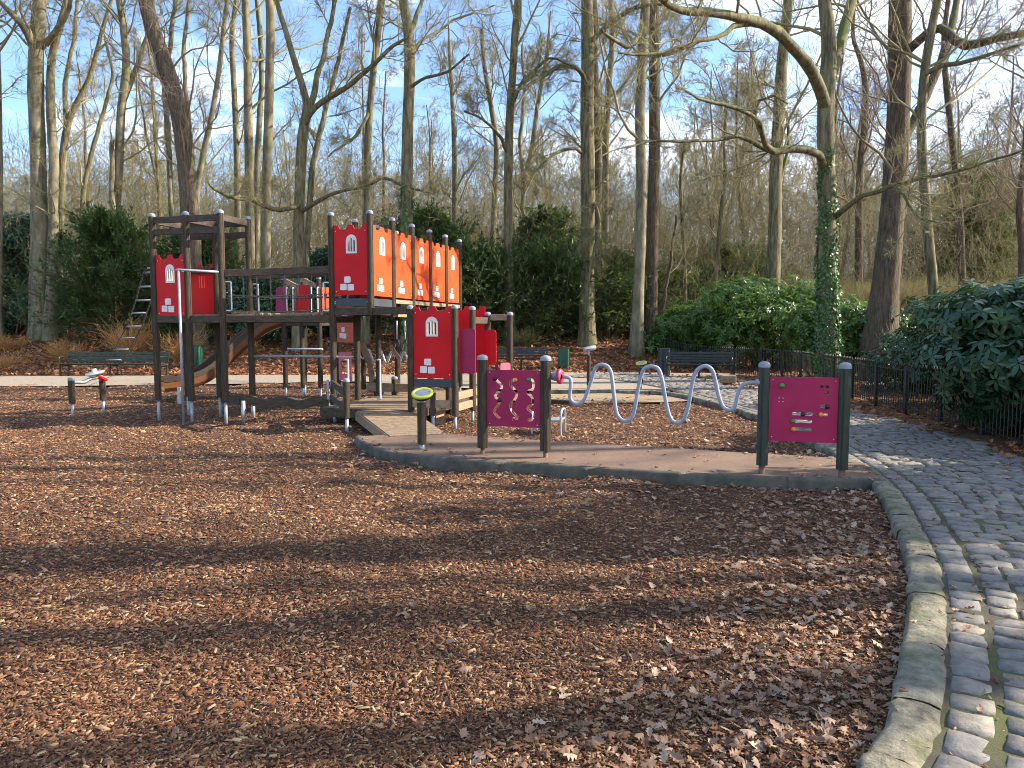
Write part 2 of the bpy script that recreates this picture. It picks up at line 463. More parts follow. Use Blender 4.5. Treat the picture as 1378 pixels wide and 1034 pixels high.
# gravel path behind the playground
def strip(name, left, right, z, material, n=6):
    a, b = smooth_line([Vector((*p, 0)) for p in left], n), smooth_line([Vector((*p, 0)) for p in right], n)
    m = 7; v = []
    for p, q in zip(a, b):
        for j in range(m):
            w = p.lerp(q, j / (m - 1)); v.append((w.x, w.y, z + (.042 * float(sstep(-2, 1.2, w.x)) if name == 'gravel_path' else 0) + 0.012 * math.sin(w.x * 1.7) * math.sin(w.y * 2.0)))
    v = np.array(v)
    i = (np.arange(m - 1)[None, :] + m * np.arange(len(a) - 1)[:, None])
    q = np.stack([i, i + 1, i + 1 + m, i + m], -1).reshape(-1, 4)
    return tag(np_mesh(name, v, q, material, smooth=True), kind='structure')
strip('gravel_path', [(-60, 19.0), (-20, 19.6), (-9, 20.4), (-5, 21.6), (-1.5, 19.4), (0.9, 17.9), (3.3, 17.9), (6.2, 17.9)],
      [(-60, 23.6), (-20, 24.0), (-9, 24.4), (-5, 25.0), (-1, 25.3), (1.5, 25.5), (4.5, 25.3), (7.2, 24.6)], 0.035, 'gravel')
strip('sandy_strip', [(-3.0, 17.2), (-0.5, 16.2), (1.0, 15.6), (2.6, 15.5), (3.85, 15.9)], [(-3.2, 18.6), (-1, 18.3), (0.6, 17.7), (2.2, 17.7), (3.6, 17.1)], 0.030, 'sand')

# cobbled path: joints sheet, then every sett
ts = np.linspace(0, SLn.L[-1], 160)
Wd = lambda t: np.interp(t, [0, 8, 14, 20, 26, 30], [2.3, 1.95, 2.0, 2.4, 3.2, 3.4])
v = []
for t in ts:
    for o in np.linspace(0.055, 1, 8):
        p = SLn.at(np.array(t), np.array(o * (Wd(t) + 0.1))); v.append((p[0], p[1], 0.0865))
i = np.arange(7)[None, :] + 8 * np.arange(len(ts) - 1)[:, None]
tag(np_mesh('path_bedding', v, np.stack([i, i + 1, i + 9, i + 8], -1).reshape(-1, 4), 'joint', smooth=True), kind='structure')

def setts(cells, n=6, zt=0.094, dome=0.006):
    """cells (B,4): t0,t1,o0,o1 -> stone tops"""
    B = len(cells)
    g = np.array([0, .06, .33, .67, .94, 1.0])
    U, V_ = np.meshgrid(g, g)                     # U along t, V across
    jit = rng.uniform(-1, 1, (B, 4, 2)) * 0.006
    c = np.stack([cells[:, [0, 1, 1, 0]], cells[:, [2, 2, 3, 3]]], -1) + jit   # B,4,2
    w = np.stack([(1 - U) * (1 - V_), U * (1 - V_), U * V_, (1 - U) * V_], -1)       # n,n,4
    P = np.einsum('ijk,bkc->bijc', w, c)
    # round the corners in plan
    rr = np.maximum(np.abs(U - .5), np.abs(V_ - .5)) * 2
    cor = (np.abs(U - .5) * 2) * (np.abs(V_ - .5) * 2)
    mid = P.mean((1, 2), keepdims=True)
    P = mid + (P - mid) * (1 - 0.07 * (cor ** 4))[None, :, :, None]
    XY = SLn.at(P[..., 0], P[..., 1])
    prof = np.where(rr > 0.99, -0.016, np.where(rr > 0.6, 0.0, dome))
    Z = zt + prof[None] + rng.normal(0, 0.0035, (B, n, n)) + rng.normal(0, 0.004, (B, 1, 1)) \
        + (U[None] - .5) * rng.normal(0, 0.0045, (B, 1, 1)) + (V_[None] - .5) * rng.normal(0, 0.0045, (B, 1, 1))
    v = np.concatenate([XY, Z[..., None]], -1).reshape(-1, 3)
    i = (np.arange(n - 1)[None, :] + n * np.arange(n - 1)[:, None])
    q = np.stack([i, i + 1, i + 1 + n, i + n], -1).reshape(-1, 4)
    q = (q[None] + (np.arange(B) * n * n)[:, None, None]).reshape(-1, 4)
    return v, q
cells = []
t = 0.0
while t < SLn.L[-1] - 0.3:
    dt = rng.uniform(0.15, 0.20)                  # border course beside the kerb
    cells.append((t + .005, t + dt - .005, 0.186, 0.350 + rng.uniform(-.008, .006))); t += dt
t = 0.0
while t < SLn.L[-1] - 0.3:
    dt = rng.uniform(0.128, 0.160)
    o = 0.366 + rng.uniform(-.004, .010); W = float(Wd(t)) + rng.uniform(-.05, .05)
    while o < W:
        do = rng.choice([rng.uniform(0.13, 0.18), rng.uniform(0.20, 0.30), rng.uniform(0.20, 0.28)])
        cells.append((t + .006, t + dt - .006, o + .005, o + do - .005)); o += do
    t += dt
v, q = setts(np.array(cells))
tag(np_mesh('cobblestone_path', v, q, 'sett', smooth=True), kind='structure')

# rough stone kerb between bark and setts
def kerb_run(name, line, t0, t1, o0, o1, z0, z1, material, lo, hi, rough):
    V_, Q, n = [], [], 0
    t = t0
    ring = [(0.0, 0.0), (0.0, 0.55), (0.03, 0.9), (0.14, 1.0), (0.4, 1.03), (0.7, 1.02), (0.92, 0.97), (1.0, 0.85), (1.0, 0.0)]
    while t < t1:
        L = min(rng.uniform(lo, hi), t1 - t)
        if L < 0.1: break
        ns = max(4, int(L / 0.07)); k = len(ring)
        dz, do = rng.normal(0, rough * 0.35), rng.normal(0, rough * 0.4)
        for s_ in range(ns + 1):
            f = s_ / ns
            tt = t + 0.002 + (L - 0.004) * f
            e = 0.005 if s_ in (0, ns) else 0.0
            for (a, b) in ring:
                p = line.at(np.array(tt), np.array(o0 + do + (o1 - o0) * a))
                j = rng.normal(0, rough, 3) * (b > 0.1)
                V_.append((p[0] + j[0], p[1] + j[1], z0 + (z1 - z0) * b + dz * b + j[2] * 0.6 - e * (b > .5)))
        for s_ in range(ns):
            for j in range(k - 1):
                Q.append((n + s_ * k + j, n + s_ * k + j + 1, n + (s_ + 1) * k + j + 1, n + (s_ + 1) * k + j))
        for e_ in (0, ns):
            b0 = n + e_ * k
            for (i0, i1, i2, i3) in ((0, 1, 7, 8), (1, 2, 6, 7), (2, 3, 5, 6)):
                Q.append((b0 + i0, b0 + i1, b0 + i2, b0 + i3))
        n += (ns + 1) * k
        t += L
    return tag(np_mesh(name, V_, Q, material, smooth=True), kind='structure')
kerb_run('stone_kerb', KLn, 0.2, 21.5, -0.015, 0.178, -0.08, 0.105, 'kerb', 0.40, 0.85, 0.0055)

# planting bed right of the path
def bed_keep(x, y):
    e = SLn.at(np.linspace(0, SLn.L[-1], 60), Wd(np.linspace(0, SLn.L[-1], 60)))
    poly = [tuple(p) for p in e if p[1] < 21.5] + [(6.9, 23), (7.5, 30), (30, 30), (30, -6), (3, -6), (2.5, 0.2)]
    return inpoly(x, y, poly)
grid_mesh('planting_bed', np.arange(2, 30, 0.16), np.arange(-6, 30, 0.16),
          lambda x, y: np.maximum(0.05 + 0.03 * np.sin(2.1 * x + y) * np.sin(1.7 * y) + 0.02 * np.sin(5 * x) * np.sin(4.4 * y), terrain(x, y) + 0.01), 'litter', keep=bed_keep)

# raised platform of pinkish asphalt with a concrete edge along the front
mb = MB()
FL = Line(smooth_line(front_pts, 6))
inner = [tuple(FL.at(np.array(t_), np.array(-.055))) for t_ in np.linspace(.03, FL.L[-1] - .02, 40)]
mb.prism(inner + [(p.x, p.y) for p in back_pts], -0.1, 0.112)
tag(mb.build('platform', 'pave_pink'), kind='structure')
kerb_run('platform_kerb', FL, 0.0, FL.L[-1], -0.11, 0.0, -0.08, 0.118, 'concrete', 0.98, 1.02, 0.0018)

# ------------------------------------------------------------------ bark chips and fallen leaves (uncountable)
def scatter_xy(n, y0, y1, wide=0.80):
    """denser close by, thinner far away"""
    y = np.exp(rng.uniform(math.log(y0), math.log(y1), n))
    x = rng.uniform(-1, 1, n) * (wide * y + 1.0)
    return x, y
def rotz(a):
    c, s = np.cos(a), np.sin(a); z = np.zeros_like(a); o = np.ones_like(a)
    return np.stack([np.stack([c, -s, z], -1), np.stack([s, c, z], -1), np.stack([z, z, o], -1)], -2)
def rotx(a):
    c, s = np.cos(a), np.sin(a); z = np.zeros_like(a); o = np.ones_like(a)
    return np.stack([np.stack([o, z, z], -1), np.stack([z, c, -s], -1), np.stack([z, s, c], -1)], -2)
def roty(a):
    c, s = np.cos(a), np.sin(a); z = np.zeros_like(a); o = np.ones_like(a)
    return np.stack([np.stack([c, z, s], -1), np.stack([z, o, z], -1), np.stack([-s, z, c], -1)], -2)
def stamp(base, faces, pos, rot, scale, name, material, parent=None, smooth=False, kind=None):
    """copies of a small template shape merged into one mesh (for things nobody could count)"""
    B, n = len(pos), base.shape[-2]
    b = base[None] if base.ndim == 2 else base
    v = np.einsum('bij,bnj->bni', rot, b * scale[:, None, :]) + pos[:, None, :]
    f = np.asarray(faces)
    q = (f[None] + (np.arange(B) * n)[:, None, None]).reshape(-1, f.shape[1])
    return tag(np_mesh(name, v.reshape(-1, 3), q, material, parent, smooth, f.shape[1]), kind=kind)
x, y = scatter_xy(720000, 1.9, 21.5)
ok = inpoly(x, y, [(p[0] - (0.1 if k < len(KL) else 0), p[1]) for k, p in enumerate(mulch_poly)]) & ~inpoly(x, y, plat_poly)
x, y = x[ok], y[ok]
n = len(x)
lod = 0.62 + np.clip(y, 2, 20) / 18
L = rng.gamma(3.2, 0.0060, n) * lod
chip = np.array([(-.5, -.5, 0), (.5, -.42, 0), (.5, .45, 0), (-.48, .5, 0), (-.46, -.3, 1), (.38, -.34, 1), (.46, .28, .9), (-.38, .36, .8)])
cf = [(4, 5, 6, 7), (0, 1, 5, 4), (1, 2, 6, 5), (2, 3, 7, 6), (3, 0, 4, 7)]
rot = rotz(rng.uniform(0, 6.3, n)) @ rotx(rng.normal(0, .35, n)) @ roty(rng.normal(0, .22, n))
sc3 = np.stack([L, L * rng.uniform(.18, .45, n), L * rng.uniform(.08, .2, n)], -1)
stamp(chip, cf, np.stack([x, y, mz_(x, y) + rng.uniform(-.004, .012, n)], -1), rot, sc3, 'bark_chips', 'chip', kind='stuff')

# lobed oak leaf, slightly curled: fan of triangles round the midrib
def oak(curl):
    pts = [(-.5, 0), (-.34, .10), (-.24, .24), (-.12, .14), (0.0, .33), (.12, .18), (.26, .28), (.34, .12), (.5, 0)]
    o = pts + [(a, -b) for a, b in pts[-2:0:-1]]
    v = [(a, b, curl * (abs(b) * 2.2) ** 1.5 + curl * a * a) for a, b in o] + [(0, 0, 0.0)]
    n = len(o)
    return np.array(v), [(i, (i + 1) % n, n) for i in range(n)]
leaf_lo = np.array([(-.5, 0, .1), (-.1, .3, .12), (.5, 0, .1), (-.1, -.3, .12), (0, 0, 0)]), [(0, 4, 1), (1, 4, 2), (2, 4, 3), (3, 4, 0)]
def leaves(x, y, z, size, name, material, tilt=0.35, curl=(0.1, 0.55), shape=None):
    n = len(x)
    base_o, of = shape or oak(1.0)
    b = np.repeat(base_o[None], n, 0).copy()
    b[:, :, 2] *= rng.uniform(*curl, n)[:, None] * rng.choice([1, 1, -1], n)[:, None]
    b[:, :, 2] += rng.normal(0, .02, b.shape[:2])
    rot = rotz(rng.uniform(0, 6.3, n)) @ rotx(rng.normal(0, tilt, n)) @ roty(rng.normal(0, tilt, n))
    s = size * rng.uniform(.45, 1.35, n)
    z0 = (np.einsum('bij,bnj->bni', rot, b * s[:, None, None])[:, :, 2]).min(1)
    stamp(b, of, np.stack([x, y, z - z0 + 0.004], -1), rot, np.stack([s, s, s], -1), name, material, kind='stuff')
def kerb_dist(x, y):
    P = np.array([(p.x, p.y) for p in KL])
    return np.sqrt(((x[:, None] - P[None, :, 0]) ** 2 + (y[:, None] - P[None, :, 1]) ** 2).min(1))
x, y = scatter_xy(38000, 2.0, 17)
ok = inpoly(x, y, mulch_poly) & ~inpoly(x, y, plat_poly)
x, y = x[ok], y[ok]
d = kerb_dist(x, y)
right = np.clip((x - 0.0) / 2.5, 0, 1)
front = (y > 4.5) & (y < 9.5)
pk = 0.016 + 0.62 * np.exp(-((d - .45) / .5) ** 2) * (y < 8) + 0.22 * np.exp(-d / 1.4) * right * (d > .12) + 0.10 * front * right + 0.25 * ((y > 8) & (x > 0.4) & (x < 4))
P_ = np.array([(p.x, p.y) for p in front_pts])
df = np.sqrt(((x[:, None] - P_[None, :, 0]) ** 2 + (y[:, None] - P_[None, :, 1]) ** 2).min(1))
pk += 0.30 * np.exp(-(df / .7) ** 2)
ok = rng.uniform(0, 1, len(x)) < pk
x, y = x[ok], y[ok]
leaves(x, y, mz_(x, y) + 0.010, 0.046 + 0.0036 * np.clip(y, 0, 12), 'fallen_leaves', 'leaf_dry', tilt=.26, curl=(.05, .7))
# a few blown onto the setts and along the fence, many in the bed
x = rng.uniform(3, 12, 9000); y = rng.uniform(3, 24, 9000)
e = SLn.at(np.linspace(0, SLn.L[-1], 80), Wd(np.linspace(0, SLn.L[-1], 80)))
ex = np.interp(y, e[:40, 1], e[:40, 0]) if False else np.array([e[np.argmin(np.abs(e[:, 1] - yy)), 0] for yy in y])
ok = (x > ex - 0.45 * rng.random(len(x)) ** 2 - 0.02) & (x < ex + 5)
x, y = x[ok], y[ok]
leaves(x, y, np.where(x < ex[ok], 0.092, np.maximum(0.06, terrain(x, y) + .02)), 0.10, 'leaves_by_fence', 'leaf_red')
# leaf litter of the wood floor
y = np.exp(rng.uniform(math.log(24.6), math.log(62), 90000)); x = rng.uniform(-1, 1, len(y)) * (0.78 * y)
leaves(x, y, terrain(x, y) + 0.012, 0.13 + 0.0022 * (y - 24), 'leaf_litter', 'leaf_red', tilt=0.5, shape=leaf_lo)

# a thin scatter blown onto the platform
x = rng.uniform(-2, 3.8, 2600); y = rng.uniform(6.6, 10.4, 2600)
pe = np.array([tuple(p)[:2] for p in smooth_line([Vector((p[0], p[1], 0)) for p in plat_poly + plat_poly[:1]], 6)])
de = np.sqrt(((x[:, None] - pe[None, :, 0]) ** 2 + (y[:, None] - pe[None, :, 1]) ** 2).min(1))
ok = inpoly(x, y, plat_poly) & (rng.random(len(x)) < 0.04 + .5 * np.exp(-de / .12) + .25 * np.exp(-((x - 3.6) / .5) ** 2)) & (de > .03)
x, y = x[ok], y[ok]
leaves(x, y, np.full(len(x), 0.116), 0.06, 'leaves_on_platform', 'leaf_dry', tilt=.2)

# grit and crumbs of bark trodden onto the setts
tt = rng.uniform(0.5, 24, 9000); oo = rng.uniform(0, 1, 9000) ** 1.7 * 2.2 + .02
kk = (oo > .2) | (rng.random(9000) < .22)
tt, oo = tt[kk], oo[kk]
pt_ = np.array([SLn.at(np.array(a), np.array(b)) for a, b in zip(tt, oo)])
n = len(pt_); L = rng.gamma(3, 0.0055, n)
stamp(chip, cf, np.stack([pt_[:, 0], pt_[:, 1], np.where(oo < .18, .108, .092) + rng.uniform(-.004, .003, n)], -1), rotz(rng.uniform(0, 6.3, n)) @ rotx(rng.normal(0, .2, n)), np.stack([L, L * .35, L * .15], -1), 'path_crumbs', 'chip', kind='stuff')
k = rng.random(n) < .035
leaves(pt_[k, 0], pt_[k, 1], np.where(oo[k] < .18, .110, .097), 0.06, 'leaves_on_path', 'leaf_dry', tilt=.2)

# ------------------------------------------------------------------ the climbing castle
O = Vector((-2.34, 12.4, 0))
AV, AU = Vector((0.959, -0.283, 0)), Vector((0.283, 0.959, 0))
def W(a, b, z=0.0): return O + AV * a + AU * b + Vector((0, 0, z))
castle = thing('play_castle', O, 'big wooden climbing castle with red and orange battlement panels, rope bridge and slide', 'climbing frame')
GROOVE = []
for i in range(24):
    a = 2 * math.pi * i / 24
    GROOVE.append((a, 0.80 if i % 6 == 3 else 1.0))
def post_at(p, z0, z1, parent, r=0.055, foot=True, cap=True, wood='wood', rot=0.3, name='post', fr=0.026, fmat='zinc'):
    """slotted round post, rounded grey cap, thin steel foot"""
    x, y = p[0], p[1]
    out = [(x + r * k * math.cos(a + rot), y + r * k * math.sin(a + rot)) for a, k in GROOVE]
    o = MB().prism(out, z0, z1 - 0.02).build(name, wood, parent)
    if cap:
        MB().lathe((x, y, z1 - 0.022), [(r * 1.04, -0.025), (r * 1.05, 0.0), (r * .98, .014), (r * .75, .028), (r * .3, .036), (0.001, .037)], 18).build('cap', 'cap', o)
    if foot:
        mb = MB(); mb.tube([(x, y, -0.12 if z0 > 0.01 else z0), (x, y, z0 + 0.01)], fr, 10)
        mb.build('foot', fmat, o)
    return o
def post(a, b, z0, z1, **k): return post_at(W(a, b), z0, z1, castle, **k)
ZT = 3.51
T1A, T1B = (-3.68, -3.0, -2.32), (-0.75, -0.02)
for a in T1A:
    for b in T1B: post(a, b, 0.36, ZT)
post(-.72, 0, .25, ZT); post(0, 0, 1.80, ZT, foot=False)
ROW = 0.84
for k in range(1, 6): post(0, k * ROW, 1.80 if k == 1 else 0.30, ZT, foot=k > 1)
for k in range(1, 6): post(-0.72, k * ROW, 0.30, ZT)
RA, RB = (0.867, 1.617), (-0.357, 0.46)
for a in RA:
    for b in RB: post(a, b, 0.22 if a > 1 else 0.26, 1.94, foot=a > 1)
post(0.867, 1.28, 0.26, 1.94, foot=False); post(1.617, 1.28, 0.2, 1.86)
post(2.02, 1.30, 0.2, 1.86)

def crenel(w, h, d=0.072):
    def notch(c):
        return [(c + .085, h), (c + .075, h - d * .55), (c + .05, h - d * .95), (c, h - d), (c - .05, h - d * .95), (c - .075, h - d * .55), (c - .085, h)]
    o = [(0, 0), (w, 0), (w, h)]
    o += notch(w * .72) + notch(w * .28) + [(0, h)]
    return o
def arch(cx, z0, w, h, k=10):
    r = w / 2; top = z0 + h - r * 1.05
    return [(cx - r, z0), (cx + r, z0)] + [(cx + r * math.cos(R(180 * i / k)), top + r * 1.05 * math.sin(R(180 * i / k))) for i in range(k + 1)]
def castle_panel(p0, p1, z0, z1, material, window=True, stones=True, inset=0.055, sx=0.0, front=True, name='panel', wx=0.5):
    """battlement panel between two posts; p0 is the left one as seen from outside"""
    p0, p1 = Vector(p0), Vector(p1)
    d = (p1 - p0).normalized(); w = (p1 - p0).length - 2 * inset
    s0 = p0 + d * inset; s0.z = z0
    h = z1 - z0
    k = w / 0.62
    ww, wh = 0.20 * min(k, 1.05), 0.31
    wz = h - 0.47
    loops = [crenel(w, h)]
    if window: loops.append(arch(w * wx, wz + .02, ww - .04, wh - .04))
    pan = MB().plate(loops, 0.020, s0, d, out=-0.010).build(name, material, castle)
    if window:
        sw = (ww - .045) / 4.2
        holes = []
        for i in range(3):
            cx = w * wx + (i - 1) * (ww - .055) / 3
            hh = wh - .09 - (0.028 if i != 1 else 0)
            holes.append(arch(cx, wz + .032, sw, hh))
        MB().plate([arch(w * wx, wz, ww, wh)] + holes, 0.026, s0, d, out=-0.013).build('window', 'white', pan)
    mb = MB()
    for (a_, b_) in ((.035, .06), (w - .035, .06), (.035, h - .10), (w - .035, h - .10)):
        MB().lathe(s0 + d * a_ + Vector((0, 0, b_)) + d.cross(Vector((0, 0, 1))) * .0098, [(.011, 0), (.009, .004), (.001, .006)], 8, axis=d.cross(Vector((0, 0, 1)))).build('screw', 'steel', pan)
    if stones:
        mb = MB()
        c = w * (.40 + sx)
        sw, sh = .112, .105
        for (x0, zz) in ((c - .06, .205), (c - .135, .085), (c + .0, .078)):
            q = rrect(x0, zz, x0 + sw * 1.04, zz + sh, .016)
            q = [(a + random.uniform(-.002, .002), b + random.uniform(-.002, .002)) for a, b in q]
            mb.plate([q], 0.004, s0, d, out=0.0102)
        mb.build('stone_mark', 'white', pan)
    return pan
# left tower
castle_panel(W(-3.68, -.75), W(-3.0, -.75), 1.78, 2.82, 'red')
def barred_panel(p0, p1, z0, z1):
    p0, p1 = Vector(p0), Vector(p1); d = (p1 - p0).normalized(); w = (p1 - p0).length - .10
    s0 = p0 + d * .05; s0.z = z0
    return MB().plate([crenel(w, z1 - z0)] + [rrect(w * .45 + k * .055, z1 - z0 - .42, w * .45 + k * .055 + .026, z1 - z0 - .20, .01) for k in range(3)], .02, s0, d, out=-.01).build('panel', 'red', castle)
barred_panel(W(-3.68, -.02), W(-3.0, -.02), 1.83, 2.72)
def wbeam(p0, p1, w, h, material='wood_rail', name='beam', bev=.006):
    return MB().beam(p0, p1, w, h).build(name, material, castle, bev)
i_ = .045
for (a0, b0, a1, b1) in ((-3.68, -.75, -3.0, -.75), (-3.0, -.75, -2.32, -.75), (-3.68, -.02, -3.0, -.02), (-3.0, -.02, -2.32, -.02), (-2.32, -.75, -2.32, -.02), (-3.68, -.75, -3.68, -.02), (-3.0, -.75, -3.0, -.02)):
    for z, keep in ((3.40, True), (3.20, b0 == b1)):
        if not keep: continue
        d = (W(a1, b1) - W(a0, b0)).normalized() * i_
        wbeam(W(a0, b0, z) + d, W(a1, b1, z) - d, .045, .105)
for (a0, b0, a1, b1) in ((-3.68, -.75, -3.0, -.75), (-3.0, -.75, -2.32, -.75), (-3.68, -.02, -3.0, -.02), (-3.0, -.02, -2.32, -.02), (-3.68, -.75, -3.68, -.02)):
    d = (W(a1, b1) - W(a0, b0)).normalized() * i_
    wbeam(W(a0, b0, 1.74) + d, W(a1, b1, 1.74) - d, .05, .12)
wbeam(W(-3.68, -.06, 2.60) + AV * i_, W(-3.0, -.06, 2.60) - AV * i_, .04, .10)
def deck(quad, z, name='deck', n=7, material='wood_plank', along=0, th=.035):
    """planks across a four-cornered deck"""
    q = [Vector(p) for p in quad]; mb = MB()
    for k in range(n):
        f0, f1 = (k + .04) / n, (k + .96) / n
        a, b = q[0].lerp(q[3], f0), q[1].lerp(q[2], f0)
        c, e = q[1].lerp(q[2], f1), q[0].lerp(q[3], f1)
        lo = Vector((0, 0, th))
        vs = [a - lo, b - lo, c - lo, e - lo, a, b, c, e]
        mb.add(vs, [(0, 3, 2, 1), (4, 5, 6, 7), (0, 1, 5, 4), (1, 2, 6, 5), (2, 3, 7, 6), (3, 0, 4, 7)])
    return mb.build(name, material, castle)
deck([W(-3.68, -.70, 1.82), W(-2.32, -.70, 1.82), W(-2.32, -.07, 1.82), W(-3.68, -.07, 1.82)], 1.82, n=7)
# fireman's pole in front of the open bay
pp = W(-2.86, -1.12); pt = Vector((pp.x, pp.y, 2.52))
mb = MB(); mb.tube([(pp.x, pp.y, -0.1), pt], 0.021, 12)
fp = mb.build('fire_pole', 'zinc', castle)
MB().tube([W(-3.03, -.82, 2.53), pt + Vector((-.03, 0, .01)), pt + Vector((0, 0, .012)), W(-2.34, -.80, 2.51)], 0.02, 10).build('bracket', 'zinc', fp)
# rope bridge from the left tower to the long one
A0, A1 = W(-2.32, -.75), W(-.72, 0)
B0, B1 = W(-2.32, -.02), W(-.72, ROW)
up = lambda p, z: Vector((p.x, p.y, z))
dA = (A1 - A0).normalized() * i_
for (p, q) in ((A0, A1), (B0, B1)):
    wbeam(up(p, 2.49) + dA, up(q, 2.57) - dA, .055, .115, name='bridge_rail')
    wbeam(up(p, 1.74) + dA, up(q, 1.745) - dA, .06, .115, name='bridge_beam')
deck([up(A0, 1.82) + dA, up(B0, 1.82) + dA, up(B0.lerp(B1, .28), 1.82), up(A0.lerp(A1, .28), 1.82)], 1.82, n=4, material='wood_pale')
mb = MB()
for k in range(13):
    f = (k + .8) / 13.5
    sag = -.05 * math.sin(math.pi * f)
    p, q = up(A0.lerp(A1, f), 1.86 + sag), up(B0.lerp(B1, f), 1.86 + sag)
    e = (q - p).normalized() * .08
    mb.tube([p + e, q - e], .032, 8)
mb.build('rope_step', 'wood_pale', castle)
for (p, q) in ((A0, A1), (B0, B1)):
    mb = MB()
    n = 8
    tops = [up(p.lerp(q, (k + .5) / n), 2.44 + .05 * (k + .5) / n) for k in range(n)]
    for k, t in enumerate(tops):
        lo = t.copy(); lo.z = 1.86 - .03 * math.sin(math.pi * (k + .5) / n)
        mb.tube([t, lo + Vector((random.uniform(-.02, .02), 0, 0))], .008, 6)
    for z, sg in ((2.13, .03), (2.07, -.035), (1.88, .04)):
        mb.tube([up(p.lerp(q, f / 12), z - sg * math.sin(math.pi * f / 12) + .04 * f / 12) for f in range(13)], .009, 6)
    for k in range(n):
        mb.lathe(tops[k] + Vector((0, 0, -.34)), [(.001, -.028), (.024, -.016), (.03, 0), (.024, .016), (.001, .028)], 8)
    mb.build('rope_net', 'rope', castle)
def hoop(p, z0, z1, d, r=.016, name='grab_rail', material='white_pipe', depth=.10):
    d = Vector(d).normalized() * depth
    p = Vector(p)
    pts = smooth_line([up(p, z0), up(p, z0) + d * .9, up(p, z0 + .05) + d, up(p, (z0 + z1) / 2) + d, up(p, z1 - .05) + d, up(p, z1) + d * .9, up(p, z1)], 4)
    return MB().tube(pts, r, 8).build(name, material, castle)
for p, d in ((A0 + dA * .9, dA), (B0 + dA * .9, dA), (A1 - dA * .9, -dA), (B1 - dA * .9, -dA)):
    hoop(p, 1.88, 2.35, d, material='steel')

# long tower: one front panel, five sunlit side panels, slate kick boards
castle_panel(W(-.72, 0), W(0, 0), 2.14, 3.30, 'red', inset=.052, wx=.53)
for k in range(5):
    castle_panel(W(0, k * ROW), W(0, (k + 1) * ROW), 2.13, 3.30, 'orange', inset=.05)
    castle_panel(W(-.72, (k + 1) * ROW), W(-.72, k * ROW), 2.13, 3.30, 'orange' if k > 0 else 'orange', inset=.05, stones=k > 0) if k > 0 else None
castle_panel(W(0, 5 * ROW), W(-.72, 5 * ROW), 2.13, 3.30, 'red', inset=.052)
MB().beam(W(-.72 + .05, -.0, 2.02), W(-.05, 0, 2.02), .022, .13).build('kick_board', 'slate', castle, .006)
MB().beam(W(0, .05, 2.02), W(0, ROW - .05, 2.02), .022, .13).build('kick_board', 'slate', castle, .006)
mb = MB()
for (a, b, z) in ((-.66, -.016, 2.03), (-.06, -.016, 2.03), (-.66, -.016, 2.0), ):
    mb.lathe(W(a, b, z), [(.016, 0), (.013, .006), (.001, .009)], 8, axis=-AU)
mb.build('bolt', 'zinc', castle)
for k in range(1, 5):
    wbeam(W(0, k * ROW + .05, 2.06), W(0, (k + 1) * ROW - .05, 2.06), .05, .07, 'wood_pale', name='sill')
for k in range(5):
    for a in (0, -.72):
        wbeam(W(a, k * ROW + .05, 1.87), W(a, (k + 1) * ROW - .05, 1.87), .05, .12)
for b in (0, ROW, 3 * ROW, 5 * ROW):
    wbeam(W(-.72 + .05, b, 1.865), W(-.05, b, 1.865), .05, .12)
deck([W(-.70, .02, 1.95), W(-.02, .02, 1.95), W(-.02, 5 * ROW, 1.95), W(-.70, 5 * ROW, 1.95)], 1.95, n=20, along=1)
# lower right tower and the beams between
castle_panel(W(.867, -.357), W(1.617, -.357), .80, 1.93, 'red', inset=.055, wx=.49, sx=-.02)
MB().beam(W(.867 + .05, -.357, .725), W(1.617 - .05, -.357, .725), .022, .13).build('kick_board', 'slate', castle, .006)
castle_panel(W(1.617, 1.28), W(.867, 1.28), .80, 1.98, 'red', window=False, stones=False, inset=.05)
wbeam(W(0.05, 0, 1.87), W(.867, -.34, 1.87) - AV * .05, .06, .12)
wbeam(W(0.05, ROW, 1.86), W(.867, .46, 1.86) - AV * .05, .06, .12)
wbeam(W(0.5, -.12, 1.80), W(0.62, 1.2, 1.80), .10, .06, 'wood_pale')
wbeam(W(1.617, 1.28, 1.78) + AV * .05, W(2.02, 1.30, 1.78) - AV * .05, .045, .11, 'wood_pale')
wbeam(W(1.617, .46, 1.72), W(1.617, 1.23, 1.72), .05, .11)
for z in (.34, .52):
    wbeam(W(1.617, -.30, z), W(1.617, .40, z), .05, .12, 'wood_pale')
    wbeam(W(1.617, .52, z), W(1.617, 1.22, z), .05, .12, 'wood_pale')
wbeam(W(.92, -.40, .40), W(1.56, -.40, .40), .07, .13, 'wood_pale')
post(1.27, -.42, .22, .60, cap=False, r=.045)
wbeam(W(1.15, -.12, .12), W(1.15, .3, .12), .10, .24, 'wood_pale')
# two rounded purple and red panels on the side
def side_panel(p0, p1, z0, z1, material):
    d = (Vector(p1) - Vector(p0)); w = d.length
    s0 = Vector(p0); s0.z = 0
    return MB().plate([rrect(0, z0, w, z1, .05)], .02, s0, d, out=0).build('side_panel', material, castle)
side_panel(W(1.675, -.25), W(1.925, -.25), .88, 1.585, 'purple')
side_panel(W(1.955, .10), W(2.15, .10), 1.0, 1.565, 'red')
side_panel(W(2.00, .75), W(2.10, 1.0), .84, 1.0, 'pink')
